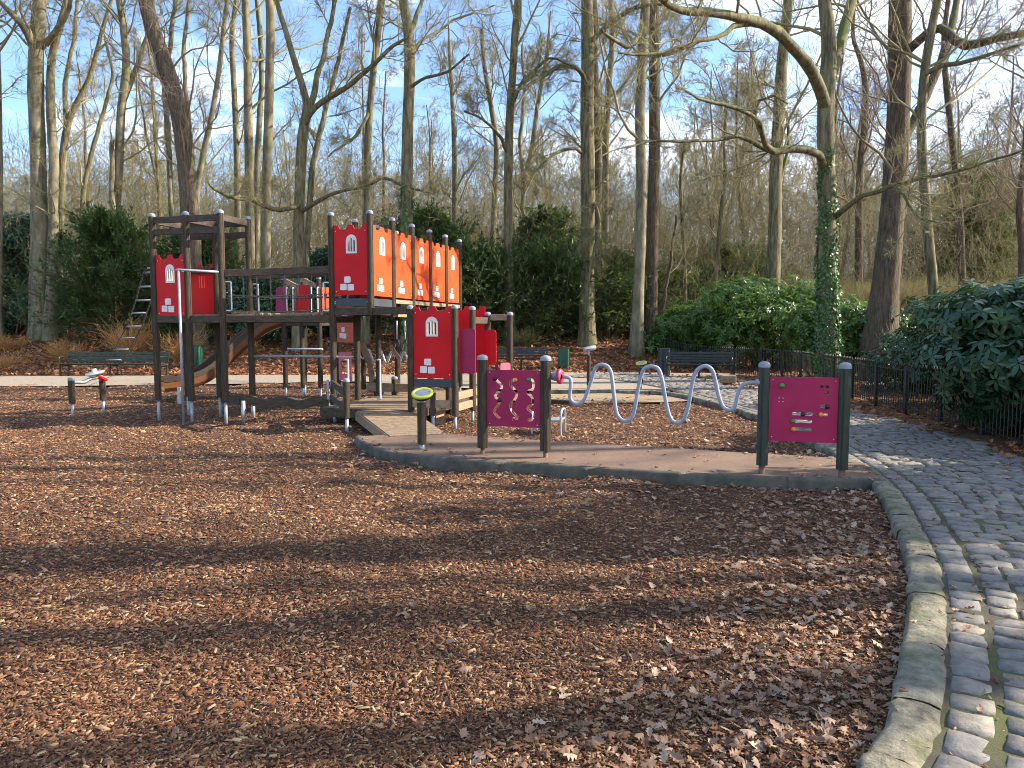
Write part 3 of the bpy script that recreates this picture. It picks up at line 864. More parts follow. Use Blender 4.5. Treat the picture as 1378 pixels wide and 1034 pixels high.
# low deck, ramp, low rails
deck([W(-.74, -.34, .285), W(.86, -.34, .285), W(.86, 3.3, .285), W(-.74, 3.3, .285)], .285, n=26, material='wood_plank')
wbeam(W(-.74, -.37, .20), W(.84, -.37, .20), .05, .15, 'wood_rail', name='deck_beam')
wbeam(W(.88, -.28, .20), W(.88, 3.3, .20), .05, .15, 'wood_rail', name='deck_beam')
wbeam(W(-.77, -.34, .20), W(-.77, 3.3, .20), .05, .15, 'wood_rail', name='deck_beam')
for a in (-.7, .1, .8):
    for b in (.0, 1.6, 3.2):
        MB().tube([W(a, b, -.1), W(a, b, .2)], .03, 8).build('deck_leg', 'zinc', castle)
r0, r1 = gp(480, 553, .28), gp(552, 550, .28)
r2, r3 = gp(600, 583.8, .122), gp(525, 587, .122)
ramp = deck([r0, r1, r2, r3], 0, name='ramp', n=16, th=.03)
for p, q in ((r0, r3), (r1, r2)):
    MB().beam(p - Vector((0, 0, .085)), q - Vector((0, 0, .085)), .045, .14).build('ramp_side', 'wood_pale', ramp, .005)
bp = gp(467, 582, 0)
post_at(bp, .22, .82, castle, r=.05)
wbeam(W(-.72, -.06, .66), up(bp, .60), .05, .11); wbeam(W(-.72, -.06, .42), up(bp, .36), .05, .11)
mb = MB()
for z in (.62, .38):
    mb.beam(W(-.78, -.08, z - .1), W(-.78, -.08, z + .1), .03, .05, up=AV)
mb.build('bracket', 'zinc', castle)
hoop(W(-.56, .1), .32, 1.05, AV, name='grab_rail', depth=.06); hoop(W(-.36, .9), .32, 1.02, AV, depth=.06)
# back of the low deck: lit orange panel, pink counter, curved climber, zigzag bar, rails, rings
castle_panel(at(453.5, 440, 15.2), at(476, 440, 14.75), 1.30, 2.17, 'orange', inset=.01)
mbp = at(457, 495, 14.9); d_ = (at(474, 495, 14.6) - mbp); d_.z = 0
MB().plate([rrect(0, 0, d_.length, .56, .02), rrect(.09, .13, d_.length * .72, .40, .02)], .02, up(mbp, .55), d_).build('counter_panel', 'pink', castle)
MB().beam(W(-.72, 2.2, 1.24), W(-.55, 2.25, .98), .06, .08).build('brace', 'wood_pale', castle, .006)
cl = smooth_line([at(487, 462, 15.4), at(492, 476, 15.4), at(499, 495, 15.4), at(501, 515, 15.4), at(500, 528, 15.4)], 5)
mb = MB()
for p, q in zip(cl[:-1], cl[1:]): mb.beam(p, q + (q - p) * .05, .05, .12, up=(1, 0, 0))
arm = mb.build('curved_climber', 'wood_pale', castle)
post_at(at(489, 500, 15.6), .3, 1.30, castle, r=.05, cap=False, foot=False)
wbeam(up(at(489, 500, 15.5), .62), up(at(500, 505, 15.4), .60), .04, .05, 'wood_pale')
zz = []
for i in range(40):
    f = i / 39
    zz.append(Vector((lambda p: (p.x, p.y, 1.02 - .13 * math.sin(f * 4.5 * 2 * math.pi) * min(1, f * 8) - .06 * f))(at(484 + 72 * f, 490, 15.6 - .5 * f))))
MB().tube(zz, .024, 8).build('zigzag_bar', 'white_pipe', castle)
lowp = [at(495, 530, 14.6), at(507, 525, 14.6), at(531, 523, 14.5), at(551, 522, 14.4)]
for p in lowp[1:3]: post_at(p, .25, .64, castle, r=.06, foot=False)
wbeam(up(lowp[0], .43), up(lowp[3], .43), .05, .16, 'wood_pale')
for px in (534, 545):
    p = at(px, 432, 13.1)
    rg = MB()
    rg.tube([p, Vector((p.x, p.y, p.z - .32))], .012, 6)
    rg.build('ring_rope', 'white_pipe', castle)
    c = Vector((p.x, p.y, p.z - .43)); tri = [c + Vector((0, 0, .11)), c + Vector((-.07, .02, -.1)), c + Vector((.07, -.02, -.1)), c + Vector((0, 0, .11))]
    MB().tube(tri, .012, 6).build('ring_handle', 'black', castle)
# balance beams near the ground between left and long tower
def wavy(p, q, z, amp, waves, h, name):
    p, q = Vector(p), Vector(q); mb = MB(); n = 36
    d = (q - p); dn = d.normalized(); nn = Vector((0, 0, 1)).cross(dn).normalized()
    vs = []
    for i in range(n + 1):
        f = i / n
        c = p + d * f
        for s_ in (-.06, .06):
            for zz_ in (z + amp * math.sin(waves * 2 * math.pi * f) - h, z + amp * math.sin(waves * 2 * math.pi * f)):
                vs.append(Vector((c.x, c.y, zz_)) + nn * s_)
    fs = []
    for i in range(n):
        b = i * 4
        fs += [(b, b + 1, b + 5, b + 4), (b + 2, b + 6, b + 7, b + 3), (b + 1, b + 3, b + 7, b + 5), (b, b + 4, b + 6, b + 2)]
    fs += [(0, 2, 3, 1), (n * 4, n * 4 + 1, n * 4 + 3, n * 4 + 2)]
    return mb.add(vs, fs).build(name, 'wood_rail', castle)
w0, w1 = gp(326, 566, 0), W(-.78, -.05)
wv = wavy(w0, w1, .40, .035, 2.6, .16, 'wavy_beam')
for px, py in ((328, 568), (341, 563.5)):
    p = gp(px, py, 0)
    MB().tube([(p.x, p.y, -.1), (p.x, p.y, .36)], .034, 10).build('leg', 'steel', wv)
lb0, lb1 = W(-2.95, .02), gp(326, 566, 0)
wbeam(up(lb0, .34), up(lb1, .36), .10, .15, name='balance_beam')
# slim steel bars
MB().tube([W(-2.30, -.02, 1.10), W(-.72, ROW, 1.08)], .022, 10).build('turning_bar', 'zinc', castle)
# rear slide tower
SA, SB = (-4.0, -3.1), (3.55, 4.35)
for a in SA:
    for b in SB: post(a, b, .25, 2.72)
post(-3.55, 3.55, .25, 2.5)
for (a0, b0, a1, b1) in ((-4.0, 3.55, -3.1, 3.55), (-4.0, 4.35, -3.1, 4.35), (-4.0, 3.55, -4.0, 4.35), (-3.1, 3.55, -3.1, 4.35)):
    d = (W(a1, b1) - W(a0, b0)).normalized() * i_
    wbeam(W(a0, b0, 1.70) + d, W(a1, b1, 1.70) - d, .05, .12)
deck([W(-4.0, 3.6, 1.80), W(-3.1, 3.6, 1.80), W(-3.1, 4.3, 1.80), W(-4.0, 4.3, 1.80)], 1.8, n=6)
wbeam(W(-4.0, 3.55, 2.66) + AV * .03, W(-3.62, 3.55, 2.50), .05, .10, 'wood_pale', name='brace'); wbeam(W(-3.55, 3.55, 2.68) + AV * .03, W(-3.12, 3.55, 2.50), .05, .10, 'wood_pale', name='brace')
side_panel(W(-4.13, 3.46), W(-3.86, 3.46), 1.85, 2.5, 'purple')
side_panel(W(-3.62, 3.46), W(-3.25, 3.46), 1.85, 2.55, 'red')
side_panel(W(-3.04, 3.55), W(-2.98, 4.3), 1.85, 2.5, 'orange')
for a in (-3.82, -3.66, -3.2, -3.04):
    hoop(W(a, 3.44), 1.88, 2.48, -AU, depth=.05)
MB().tube([W(-3.9, 3.5, 1.12), W(-3.0, 3.5, 1.12)], .02, 8).build('turning_bar', 'white_pipe', castle)
# slide: trough swept from the rear tower down to the left
sl = smooth_line([at(392, 431, 17.2), at(372, 437, 17.1), at(349, 448, 17.0), at(324, 467, 16.8), at(303, 486, 16.6), at(285, 502, 16.4), at(266, 513, 16.2), at(244, 519, 16.0), at(219, 522, 15.8)], 4)
prof = [(-.27, .20), (-.27, .0), (-.22, -.06), (0, -.08), (.22, -.06), (.27, .0), (.27, .20)]
th = .02
def sweep(prof, material, name, parent):
    vs, fs, m = [], [], len(prof)
    for i, p in enumerate(sl):
        t = (sl[min(i + 1, len(sl) - 1)] - sl[max(i - 1, 0)]).normalized()
        side = t.cross(Vector((0, 0, 1))).normalized(); u = side.cross(t)
        vs += [p + side * a + u * b for a, b in prof]
    for i in range(len(sl) - 1):
        for j in range(m):
            fs.append((i * m + j, i * m + (j + 1) % m, (i + 1) * m + (j + 1) % m, (i + 1) * m + j))
    fs += [tuple(range(m)), tuple(range((len(sl) - 1) * m, len(sl) * m))]
    return MB().add(vs, fs, False).build(name, material, parent)
shell = prof + [(a * (1 + th / .27), b - th * (abs(a) < .25)) for a, b in prof[::-1]]
slide = sweep(shell, 'slide', 'slide', castle)
for s_ in (-1, 1):
    sweep([(s_ * .30, .13), (s_ * .30, .235), (s_ * .25, .235), (s_ * .25, .13)], 'slide_shade_rim', 'slide_shade_rim', slide)
p = gp(242, 543, 0)
MB().beam((p.x, p.y, -.1), (p.x, p.y, .34), .07, .07, up=(0, 1, 0)).build('slide_leg', 'steel', slide)
# hanging ladder from the left tower down to the back left
lad = [(209, 361), (204, 367), (197.5, 386), (193, 404.5), (187, 421.5), (181, 439.5), (172, 455), (164, 470.5), (153.5, 484.5)]
rungs = []
ladder = None
L0 = [at(px, py, 12.9 + .36 * k) for k, (px, py) in enumerate(lad)]
mbr = MB()
wdir = Vector((.145, -.03, 0))
ends = [(c - wdir * (1 + .03 * k) , c + wdir * (1 + .03 * k)) for k, c in enumerate(L0)]
g0, g1 = gp(133, 503, 0), gp(152, 506, 0)
for s_ in (0, 1):
    mbr.tube([e[s_] for e in ends] + [(g0, g1)[s_]], .011, 6)
ladder = mbr.build('rope_ladder', 'rope', castle)
for e in ends:
    MB().tube([e[0], e[1]], .017, 8).build('rung', 'zinc', ladder)

# ------------------------------------------------------------------ things on the platform
def zig(pts, w):
    """outline of a thick polyline in the plate plane"""
    P = [Vector((a, b, 0)) for a, b in pts]
    L_, R_ = [], []
    for i, p in enumerate(P):
        t = (P[min(i + 1, len(P) - 1)] - P[max(i - 1, 0)]).normalized(); nn = Vector((-t.y, t.x, 0))
        L_.append(p + nn * w / 2); R_.append(p - nn * w / 2)
    return [(q.x, q.y) for q in L_ + R_[::-1]]
def fine(pts, n=4): return [(p.x, p.y) for p in smooth_line([Vector((a, b, 0)) for a, b in pts], n)]
def ball(c, r, name, material, parent, nrm):
    k = 8
    prof_ = [(max(.001, r * math.sin(math.pi * i / k)), -r * math.cos(math.pi * i / k)) for i in range(k + 1)]
    return MB().lathe(c, prof_, 12, axis=nrm).build(name, material, parent)
ZP = 0.113
# board with three bead mazes
pL, pR = gp(649.5, 611, ZP), gp(734, 615.5, ZP)
t = thing('bead_maze_board', (pL + pR) / 2, 'purple board with three zigzag slots held between two dark posts', 'play panel')
for p in (pL, pR): 
    post_at(p, ZP + .075, 1.27, t, r=.062, rot=.2, wood='wood', fmat='rust')
d = (pR - pL); dn = d.normalized(); w = d.length - .125
s0 = pL + dn * .063 - Vector((0, 0, 0)); s0.z = 0
nn_ = dn.cross(Vector((0, 0, 1)))
def T(u, v): return (u * w, .45 + (1 - v) * .66)      # u,v 0..1 from top left
zA = fine([T(.15, .16), T(.28, .30), T(.15, .46), T(.24, .56), T(.13, .74), T(.25, .86)], 5)
zB = fine([T(.54, .17), T(.46, .19), T(.45, .27), T(.56, .40), T(.52, .52), T(.45, .60), T(.47, .72), T(.58, .83), T(.48, .86)], 4)
zC = fine([T(.79, .16), T(.86, .18), T(.86, .32), T(.76, .38), T(.84, .46), T(.86, .58), T(.77, .66), T(.87, .76), T(.84, .86), T(.77, .86)], 4)
brd = MB().plate([rrect(0, .45, w, 1.11, .012)] + [zig(q, .035) for q in (zA, zB, zC)], .022, s0, dn, out=-.011).build('board', 'purple', t)
for (q, m_) in ((zA[0], 'black'), (zA[14], 'black'), (zB[0], 'ball_orange'), (zC[0], 'ball_green')):
    ball(s0 + dn * q[0] + Vector((0, 0, q[1])) + nn_ * .012, .026, 'bead', m_, brd, nn_)
mb = MB()
for (a, b) in ((.03, .48), (w - .03, .48), (.03, 1.08), (w - .03, 1.08)):
    mb.lathe(s0 + dn * a + Vector((0, 0, b)) + nn_ * .0105, [(.009, 0), (.007, .004), (.001, .005)], 8, axis=nn_)
mb.build('screw', 'steel', brd)
# board with sliding beads
qL, qR = gp(1025, 637, ZP), gp(1132.5, 643, ZP)
t = thing('bead_slider_board', (qL + qR) / 2, 'magenta board with sliding beads and a green knob beside the cobbled path', 'play panel')
for p in (qL, qR): post_at(p, ZP + .085, 1.245, t, r=.056, rot=.1, wood='wood_green', fmat='rust', fr=.032)
d = (qR - qL); dn = d.normalized(); w = d.length - .113
s0 = qL + dn * .0565; s0.z = 0
nn_ = dn.cross(Vector((0, 0, 1)))
H0, H1 = .455, 1.105
def T(u, v): return (u * w, H0 + (1 - v) * (H1 - H0))
slots = [((.34, .565), (.65, .570)), ((.34, .682), (.64, .690)), ((.34, .805), (.64, .815)), ((.745, .438), (.87, .445)), ((.73, .565), (.865, .57))]
beads = [(.50, .567, 'black'), (.36, .685, 'ball_green'), (.37, .808, 'ball_orange'), (.845, .442, 'black'), (.76, .567, 'ball_orange')]
holes = []
for (a, b) in slots:
    p, q = T(*a), T(*b); holes.append(rrect(p[0], p[1] - .017, q[0], p[1] + .017, .016))
small = []
for (u, v) in ((.76, .14), (.84, .14), (.84, .23)):
    p = T(u, v); small.append(rrect(p[0] - .018, p[1] - .016, p[0] + .018, p[1] + .016, .007))
brd = MB().plate([rrect(0, H0, w, H1, .012)] + holes + small, .022, s0, dn, out=-.011).build('board', 'magenta', t)
for (u, v, m_) in beads:
    q = T(u, v); ball(s0 + dn * q[0] + Vector((0, 0, q[1])) + nn_ * .014, .024, 'bead', m_, brd, nn_)
q = T(.18, .135); ball(s0 + dn * q[0] + Vector((0, 0, q[1])) + nn_ * .02, .027, 'knob', 'ball_green', brd, nn_)
mb = MB()
for (u, v) in ((.14, .33), (.20, .33), (.14, .385), (.20, .385), (.045, .05), (.955, .05), (.045, .94), (.955, .94)):
    q = T(u, v); mb.lathe(s0 + dn * q[0] + Vector((0, 0, q[1])) + nn_ * .0105, [(.007, 0), (.006, .004), (.001, .005)], 8, axis=nn_)
mb.build('screw', 'steel', brd)
# swinging wave tube between the two boards: grey tube with red collar
zz = [(757, 507), (768, 511), (767, 535), (774, 543.5), (783, 542), (789, 532), (797, 508), (801, 496), (808, 491), (817, 493), (822.5, 503), (826, 530), (829, 553), (834, 563), (841, 567), (849, 563.5), (854, 551), (859, 522), (864, 502), (869, 495), (878, 493.5), (886, 497), (891, 511), (896, 540), (901, 560), (907, 568), (914, 568.5), (921, 563), (926, 548), (931, 519), (935, 504), (941, 496), (950, 493), (958, 498), (962, 510), (967, 532), (972, 546), (979, 551.5), (986, 551), (990, 545), (993, 531), (998, 520), (1006, 516), (1019, 515)]
zp = []
for (px, py) in zz:
    f = (px - 745) / (1025 - 745)
    Y = pR.y + (qL.y - pR.y) * f + .05 * (1 - f)
    zp.append(at(px, py, Y))
t = thing('talking_tube', up((zp[0] + zp[-1]) / 2, ZP), 'grey wave-shaped metal tube running between the two boards', 'speaking tube')
MB().tube(smooth_line(zp, 4), .0215, 14, cap=True).build('tube', 'grey_pipe', t)
c = zp[0]
tx = (at(1000, 505, qL.y) - c); tx.z = 0; tx.normalize()
MB().lathe(c - tx * .04, [(.026, .03), (.075, .03), (.088, .018), (.088, -.0), (.075, -.012), (.05, -.012), (.045, 0)], 20, axis=tx).build('collar', 'pink_dark', t)
MB().lathe(c - tx * .10, [(.045, -.03), (.052, 0), (.052, .05), (.03, .06)], 16, axis=tx).build('mouthpiece', 'grey_pipe', t)
e = zp[-1]
MB().lathe(e - tx * .02, [(.024, 0), (.036, 0.01), (.036, .05), (.024, .06)], 14, axis=tx).build('mouthpiece', 'grey_pipe', t)
# drums on posts
def drum(base, zt, r, label, tilt, zfoot, cat='play drum', wood='wood'):
    t = thing('hand_drum', base, label, cat, 'drums on posts')
    post_at(base, zfoot, zt - .10, t, r=.056, cap=False, foot=False, wood=wood)
    MB().tube([(base.x, base.y, base.z - .05), (base.x, base.y, zfoot + .01)], .032, 8).build('foot', 'zinc', t)
    MB().lathe((base.x, base.y, zt - .11), [(.045, 0), (.045, .02), (.02, .03), (.02, .10)], 10).build('bracket', 'zinc', t)
    c = Vector((base.x + .01, base.y, zt)); ax = Vector(tilt).normalized()
    mb = MB(); mb.lathe(c, [(r * .72, -.026), (r * .94, -.024), (r, -.010), (r, .006), (r * .95, .013), (r * .70, .012), (r * .68, .002)], 28, axis=ax)
    rim = mb.build('rim', 'drum_ring', t)
    MB().lathe(c, [(r * .70, .005), (r * .4, .010), (.001, .012)], 24, axis=ax).build('drumhead', 'drum_skin', t)
    MB().lathe(c, [(r * .93, -.024), (r * .85, -.052), (r * .3, -.075), (.001, -.08)], 20, axis=ax).build('bowl', 'black', t)
    return t
drum(gp(568, 604, ZP), .80, .135, 'green-rimmed drum on a weathered post by the ramp', (-.05, -.42, 1), ZP + .06)
drum(gp(862, 529, 0), .74, .14, 'small tilted drum on a post near the cobbled path far bench', (-.2, -.2, 1), .25)
# telescope post
b = gp(792, 527, 0)
t = thing('telescope_post', b, 'slim post topped by a grey viewing tube behind the wave-shaped pipe', 'play telescope')
post_at(b, .15, .93, t, r=.05, cap=False)
MB().beam((b.x, b.y, .90), (b.x, b.y, 1.03), .05, .05, up=(0, 1, 0)).build('bracket', 'zinc', t)
MB().tube([(b.x - .14, b.y - .05, 1.05), (b.x - .13, b.y - .05, 1.05), (b.x + .15, b.y + .06, 1.10), (b.x + .17, b.y + .065, 1.103)], [.05, .062, .062, .055], 12).build('tube', 'zinc', t)
# small metal seat behind the platform
b = gp(750, 586, 0)
t = thing('metal_seat', b, 'small grey metal seat with curved arms standing in the bark behind the platform', 'seat')
sd = Vector((.96, -.25, 0)).normalized(); sn = Vector((.25, .96, 0)).normalized()
c = b + sn * .18 - sd * .17
MB().beam(c - sd * .22 + Vector((0, 0, .22)), c + sd * .22 + Vector((0, 0, .22)), .34, .03).build('seat', 'steel', t, .008)
for s_ in (-1, 1):
    e0 = c + sd * s_ * .22
    pts = [e0 - sn * .17 + Vector((0, 0, z)) for z in (-.06, .22, .30)] + [e0 - sn * .10 + Vector((0, 0, .37)), e0 + sn * .10 + Vector((0, 0, .37)), e0 + sn * .17 + Vector((0, 0, .30)), e0 + sn * .17 + Vector((0, 0, -.06))]
    MB().tube(smooth_line(pts, 3), .018, 8).build('leg', 'steel', t)
# edging board lying in the bark
b = at(745, 541, 15.7); b2 = at(767, 545, 15.4)
t = MB().beam((b.x - .6, b.y + .1, .04), (b2.x, b2.y, .04), .14, .10).build('edging_board', 'wood_rail', None, .01)
tag(t, 'dark weathered board lying in the bark behind the left end of the wave-shaped pipe', 'board')
# wooden block by the far bench
b = at(979, 521, 19.6); b.z = .06
t = thing('wooden_block', b, 'squat tan wooden block on a dark foot standing in front of the right park bench', 'block')
MB().beam((b.x - .20, b.y, .24), (b.x + .20, b.y - .02, .24), .24, .22).build('seat', 'wood_pale', t, .03)
MB().beam((b.x - .10, b.y, .08), (b.x + .10, b.y, .08), .14, .12).build('foot', 'wood_rail', t)
# low bar with handle at the left
g0, g1 = gp(98, 561, 0), gp(139.5, 556, 0)
t = thing('balance_bar', (g0 + g1) / 2, 'low metal bar on two short posts with a bright red handle', 'play bar')
post_at(g0, .24, .70, t, r=.055); post_at(g1, .24, .66, t, r=.055)
MB().tube([up(g0, .62) + Vector((.04, 0, 0)), up(g0.lerp(g1, .4), .60), up(g0.lerp(g1, .62), .66), up(g1, .68)], .032, 10).build('bar', 'steel', t)
c = up(g0.lerp(g1, .78), .74)
MB().lathe(c, [(.001, -.02), (.12, -.015), (.17, .02), (.17, .03), (.11, .012), (.05, .02), (.04, .10), (.001, .105)], 16, axis=(-.15, -.2, 1)).build('tray', 'white_pipe', t)
MB().beam(up(g1, .70) - Vector((.06, .05, 0)), up(g1, .62) + Vector((.12, -.08, 0)), .10, .05).build('handle', 'red', t, .02)

# ------------------------------------------------------------------ benches, bins, railing
def make_bench(n, length, material, label, loc, rz, legs=3, group='park benches along the paths'):
    c, s = math.cos(rz), math.sin(rz)
    base = Vector(loc)
    t = thing('park_bench', base, label, 'bench', group)
    def L(x, y, z): return base + Vector((x * c - y * s, x * s + y * c, z))
    ex = L(1, 0, 0) - base
    for k in range(5):                               # seat slats front to back
        MB().beam(L(-length / 2, -.06 + .095 * k, .44 - .012 * k), L(length / 2, -.06 + .095 * k, .44 - .012 * k), .08, .035).build('seat_slat', material, t, .008)
    for k in range(4):
        MB().beam(L(-length / 2, .40 + .032 * k, .52 + .082 * k), L(length / 2, .40 + .032 * k, .52 + .082 * k), .030, .068).build('back_slat', material, t, .008)
    for k in range(legs):
        x = -length / 2 + .06 + (length - .12) * k / (legs - 1)
        mb = MB()
        mb.beam(L(x, -.05, -.08), L(x, -.08, .42), .05, .05, up=ex)
        mb.beam(L(x, -.08, .405), L(x, .36, .36), .05, .05)
        mb.beam(L(x, .34, -.08), L(x, .38, .42), .05, .05, up=ex)
        mb.beam(L(x, .40, .38), L(x, .54, .83), .05, .045, up=ex)
        leg = mb.build('leg', 'iron', t, .006)
        if k in (0, legs - 1):
            MB().tube(smooth_line([L(x, -.08, .42), L(x, -.11, .58), L(x, -.04, .66), L(x, .2, .66), L(x, .46, .64)], 4), .02, 8).build('armrest', 'iron', t)
    return t
b = at(150, 507, 24.3); make_bench(7, 3.45, 'bench', 'long green slatted bench at the far left beyond the gravel path', (b.x, 24.3, tz(b.x, 24.3) - .02), R(-2))
b = at(697, 497, 26.0); make_bench(7, 1.85, 'bench_dark', 'dark slatted bench facing the playground in the middle, left of a green bin', (b.x + .1, 26.0, tz(b.x, 26)), R(-4))
b = at(940, 509, 22.6); make_bench(7, 2.05, 'bench_dark', 'dark bench standing against the iron railing beside the rhododendron hedge', (b.x, 22.6, .04), R(-16), legs=3)
def bin_(px, Y, w, h, material, label):
    p = at(px, 480, Y); z = tz(p.x, Y) - (.05 if Y < 25 else 0)
    t = thing('litter_bin', (p.x, Y, z), label, 'litter bin', 'litter bins')
    mb = MB(); k = 12
    out = rrect(-w / 2, -w / 2, w / 2, w / 2, w * .18)
    mb.prism([(p.x + a, Y + b_) for a, b_ in out], z + .06, z + h - .04); mb.build('body', material, t)
    mb = MB(); n = 6
    for i in range(n):
        for (nx, ny) in ((0, -1), (1, 0), (-1, 0)):
            o_ = (i + .5) / n - .5
            cx, cy = p.x + (nx * w / 2 if nx else o_ * w * .8), Y + (ny * w / 2 if ny else o_ * w * .8)
            mb.beam((cx + nx * .005, cy + ny * .005, z + .08), (cx + nx * .005, cy + ny * .005, z + h - .08), w * .09, .03, up=(nx, ny, 0))
    mb.build('slat', material, t)
    MB().prism([(p.x + a * 1.07, Y + b_ * 1.07) for a, b_ in out], z + h - .042, z + h).build('lid', 'iron', t)
    MB().prism([(p.x + a * .7, Y + b_ * .7) for a, b_ in out], z - .03, z + .058).build('base', 'iron', t)
bin_(758.5, 26.5, .37, .74, 'bin_green', 'green slatted litter bin to the right of the middle bench')
bin_(265.5, 26.6, .34, .80, 'bin_green', 'green litter bin in front of the woods, seen behind the slide')
bin_(893.5, 24.0, .32, .98, 'slate', 'dark square litter bin at the end of the iron railing next to a bench')

def railing(pts, label, group=None):
    t = thing('iron_railing', (pts[0][0], pts[0][1], 0), label, 'railing', group)
    ln = Line([Vector((p[0], p[1], 0)) for p in pts])
    n = max(2, int(ln.L[-1] / 1.35)); hgt = .86
    P = [ln.pt(ln.L[-1] * k / n) for k in range(n + 1)]
    Z = [max(.05, tz(*p)) for p in P]
    pick, rails = MB(), MB()
    for k in range(n + 1):
        MB().beam((P[k][0], P[k][1], Z[k] - .1), (P[k][0], P[k][1], Z[k] + hgt), .055, .055, up=(0, 1, 0)).build('post', 'iron', t, .004)
    for k in range(n):
        a, b = Vector((*P[k], Z[k])), Vector((*P[k + 1], Z[k + 1]))
        d = (b - a).normalized() * .028
        for z in (.10, hgt - .08):
            rails.beam(a + d + Vector((0, 0, z)), b - d + Vector((0, 0, z)), .03, .012)
        m = max(2, int((b - a).length / .105))
        for j in range(1, m):
            q = a.lerp(b, j / m)
            pick.tube([q + Vector((0, 0, .06)), q + Vector((0, 0, hgt - .02))], .0085, 6, cap=False)
            pick.lathe(q + Vector((0, 0, hgt - .02)), [(.0085, 0), (.020, .02), (.017, .045), (.004, .075), (.001, .08)], 6)
    rails.build('rail', 'iron', t); pick.build('picket', 'iron', t)
fr = [(5.3, 29.5), (6.4, 26.5), (7.6, 23.5), (7.95, 21.0), (7.65, 18.0), (7.3, 15.4), (7.1, 13.4), (6.85, 11.2), (6.5, 9.2)]
railing(fr, 'low black iron railing with pointed bars along the edge of the cobbled path')

# ------------------------------------------------------------------ trees
class Poly:
    """bundle of polylines grown level by level"""
    def __init__(s): s.items = []
    def add(s, pts, rad, k): s.items.append((np.asarray(pts, float), np.asarray(rad, float), k))
    def mesh(s):
        Vs, Qs, n0 = [], [], 0
        for pts, rad, k in s.items:
            B, n, _ = pts.shape
            if B == 0: continue
            T = np.gradient(pts, axis=1)
            T /= np.linalg.norm(T, axis=-1, keepdims=True) + 1e-9
            ref = np.where(np.abs(T[:, :1, 2:3]) < .8, np.array([0, 0, 1.0]), np.array([1.0, 0, 0]))
            ref = np.repeat(ref, n, 1)
            A = np.cross(T, ref); A /= np.linalg.norm(A, axis=-1, keepdims=True) + 1e-9
            C = np.cross(T, A)
            an = np.arange(k) * 2 * np.pi / k
            ring = pts[:, :, None] + (A[:, :, None] * np.cos(an)[:, None] + C[:, :, None] * np.sin(an)[:, None]) * rad[:, :, None, None]
            Vs.append(ring.reshape(-1, 3))
            j = np.arange(k); i = np.arange(n - 1)
            q = np.stack([i[:, None] * k + j, i[:, None] * k + (j + 1) % k, (i[:, None] + 1) * k + (j + 1) % k, (i[:, None] + 1) * k + j], -1).reshape(-1, 4)
            Qs.append((q[None] + (np.arange(B) * n * k)[:, None, None]).reshape(-1, 4) + n0)
            n0 += B * n * k
        return np.concatenate(Vs), np.concatenate(Qs)
def unit(v): return v / (np.linalg.norm(v, axis=-1, keepdims=True) + 1e-9)
def grow(p, d, L, r0, r1, n, wig, upw, g):
    B = len(p); pts = [p]; rad = [r0]
    d = unit(d)
    for i in range(n):
        d = unit(d + g.normal(0, wig, (B, 3)) + np.array([0, 0, upw]))
        pts.append(pts[-1] + d * (L / n)[:, None]); rad.append(r0 + (r1 - r0) * (i + 1) / n)
    return np.stack(pts, 1), np.stack(rad, 1)
def spawn(pts, rad, m, t0, ang, g, t1=1.0):
    """m side shoots from each polyline"""
    B, n, _ = pts.shape
    t = g.uniform(t0, t1, (B, m)) * (n - 1)
    i = np.clip(t.astype(int), 0, n - 2); f = (t - i)[..., None]
    bi = np.arange(B)[:, None]
    p = pts[bi, i] * (1 - f) + pts[bi, i + 1] * f
    r = rad[bi, i] * (1 - f[..., 0]) + rad[bi, i + 1] * f[..., 0]
    d = unit(pts[bi, i + 1] - pts[bi, i])
    x = unit(g.normal(0, 1, d.shape)); x = unit(x - d * (x * d).sum(-1, keepdims=True))
    a = g.uniform(ang[0], ang[1], (B, m))[..., None]
    return p.reshape(-1, 3), (d * np.cos(a) + x * np.sin(a)).reshape(-1, 3), r.reshape(-1), (t / (n - 1)).reshape(-1)
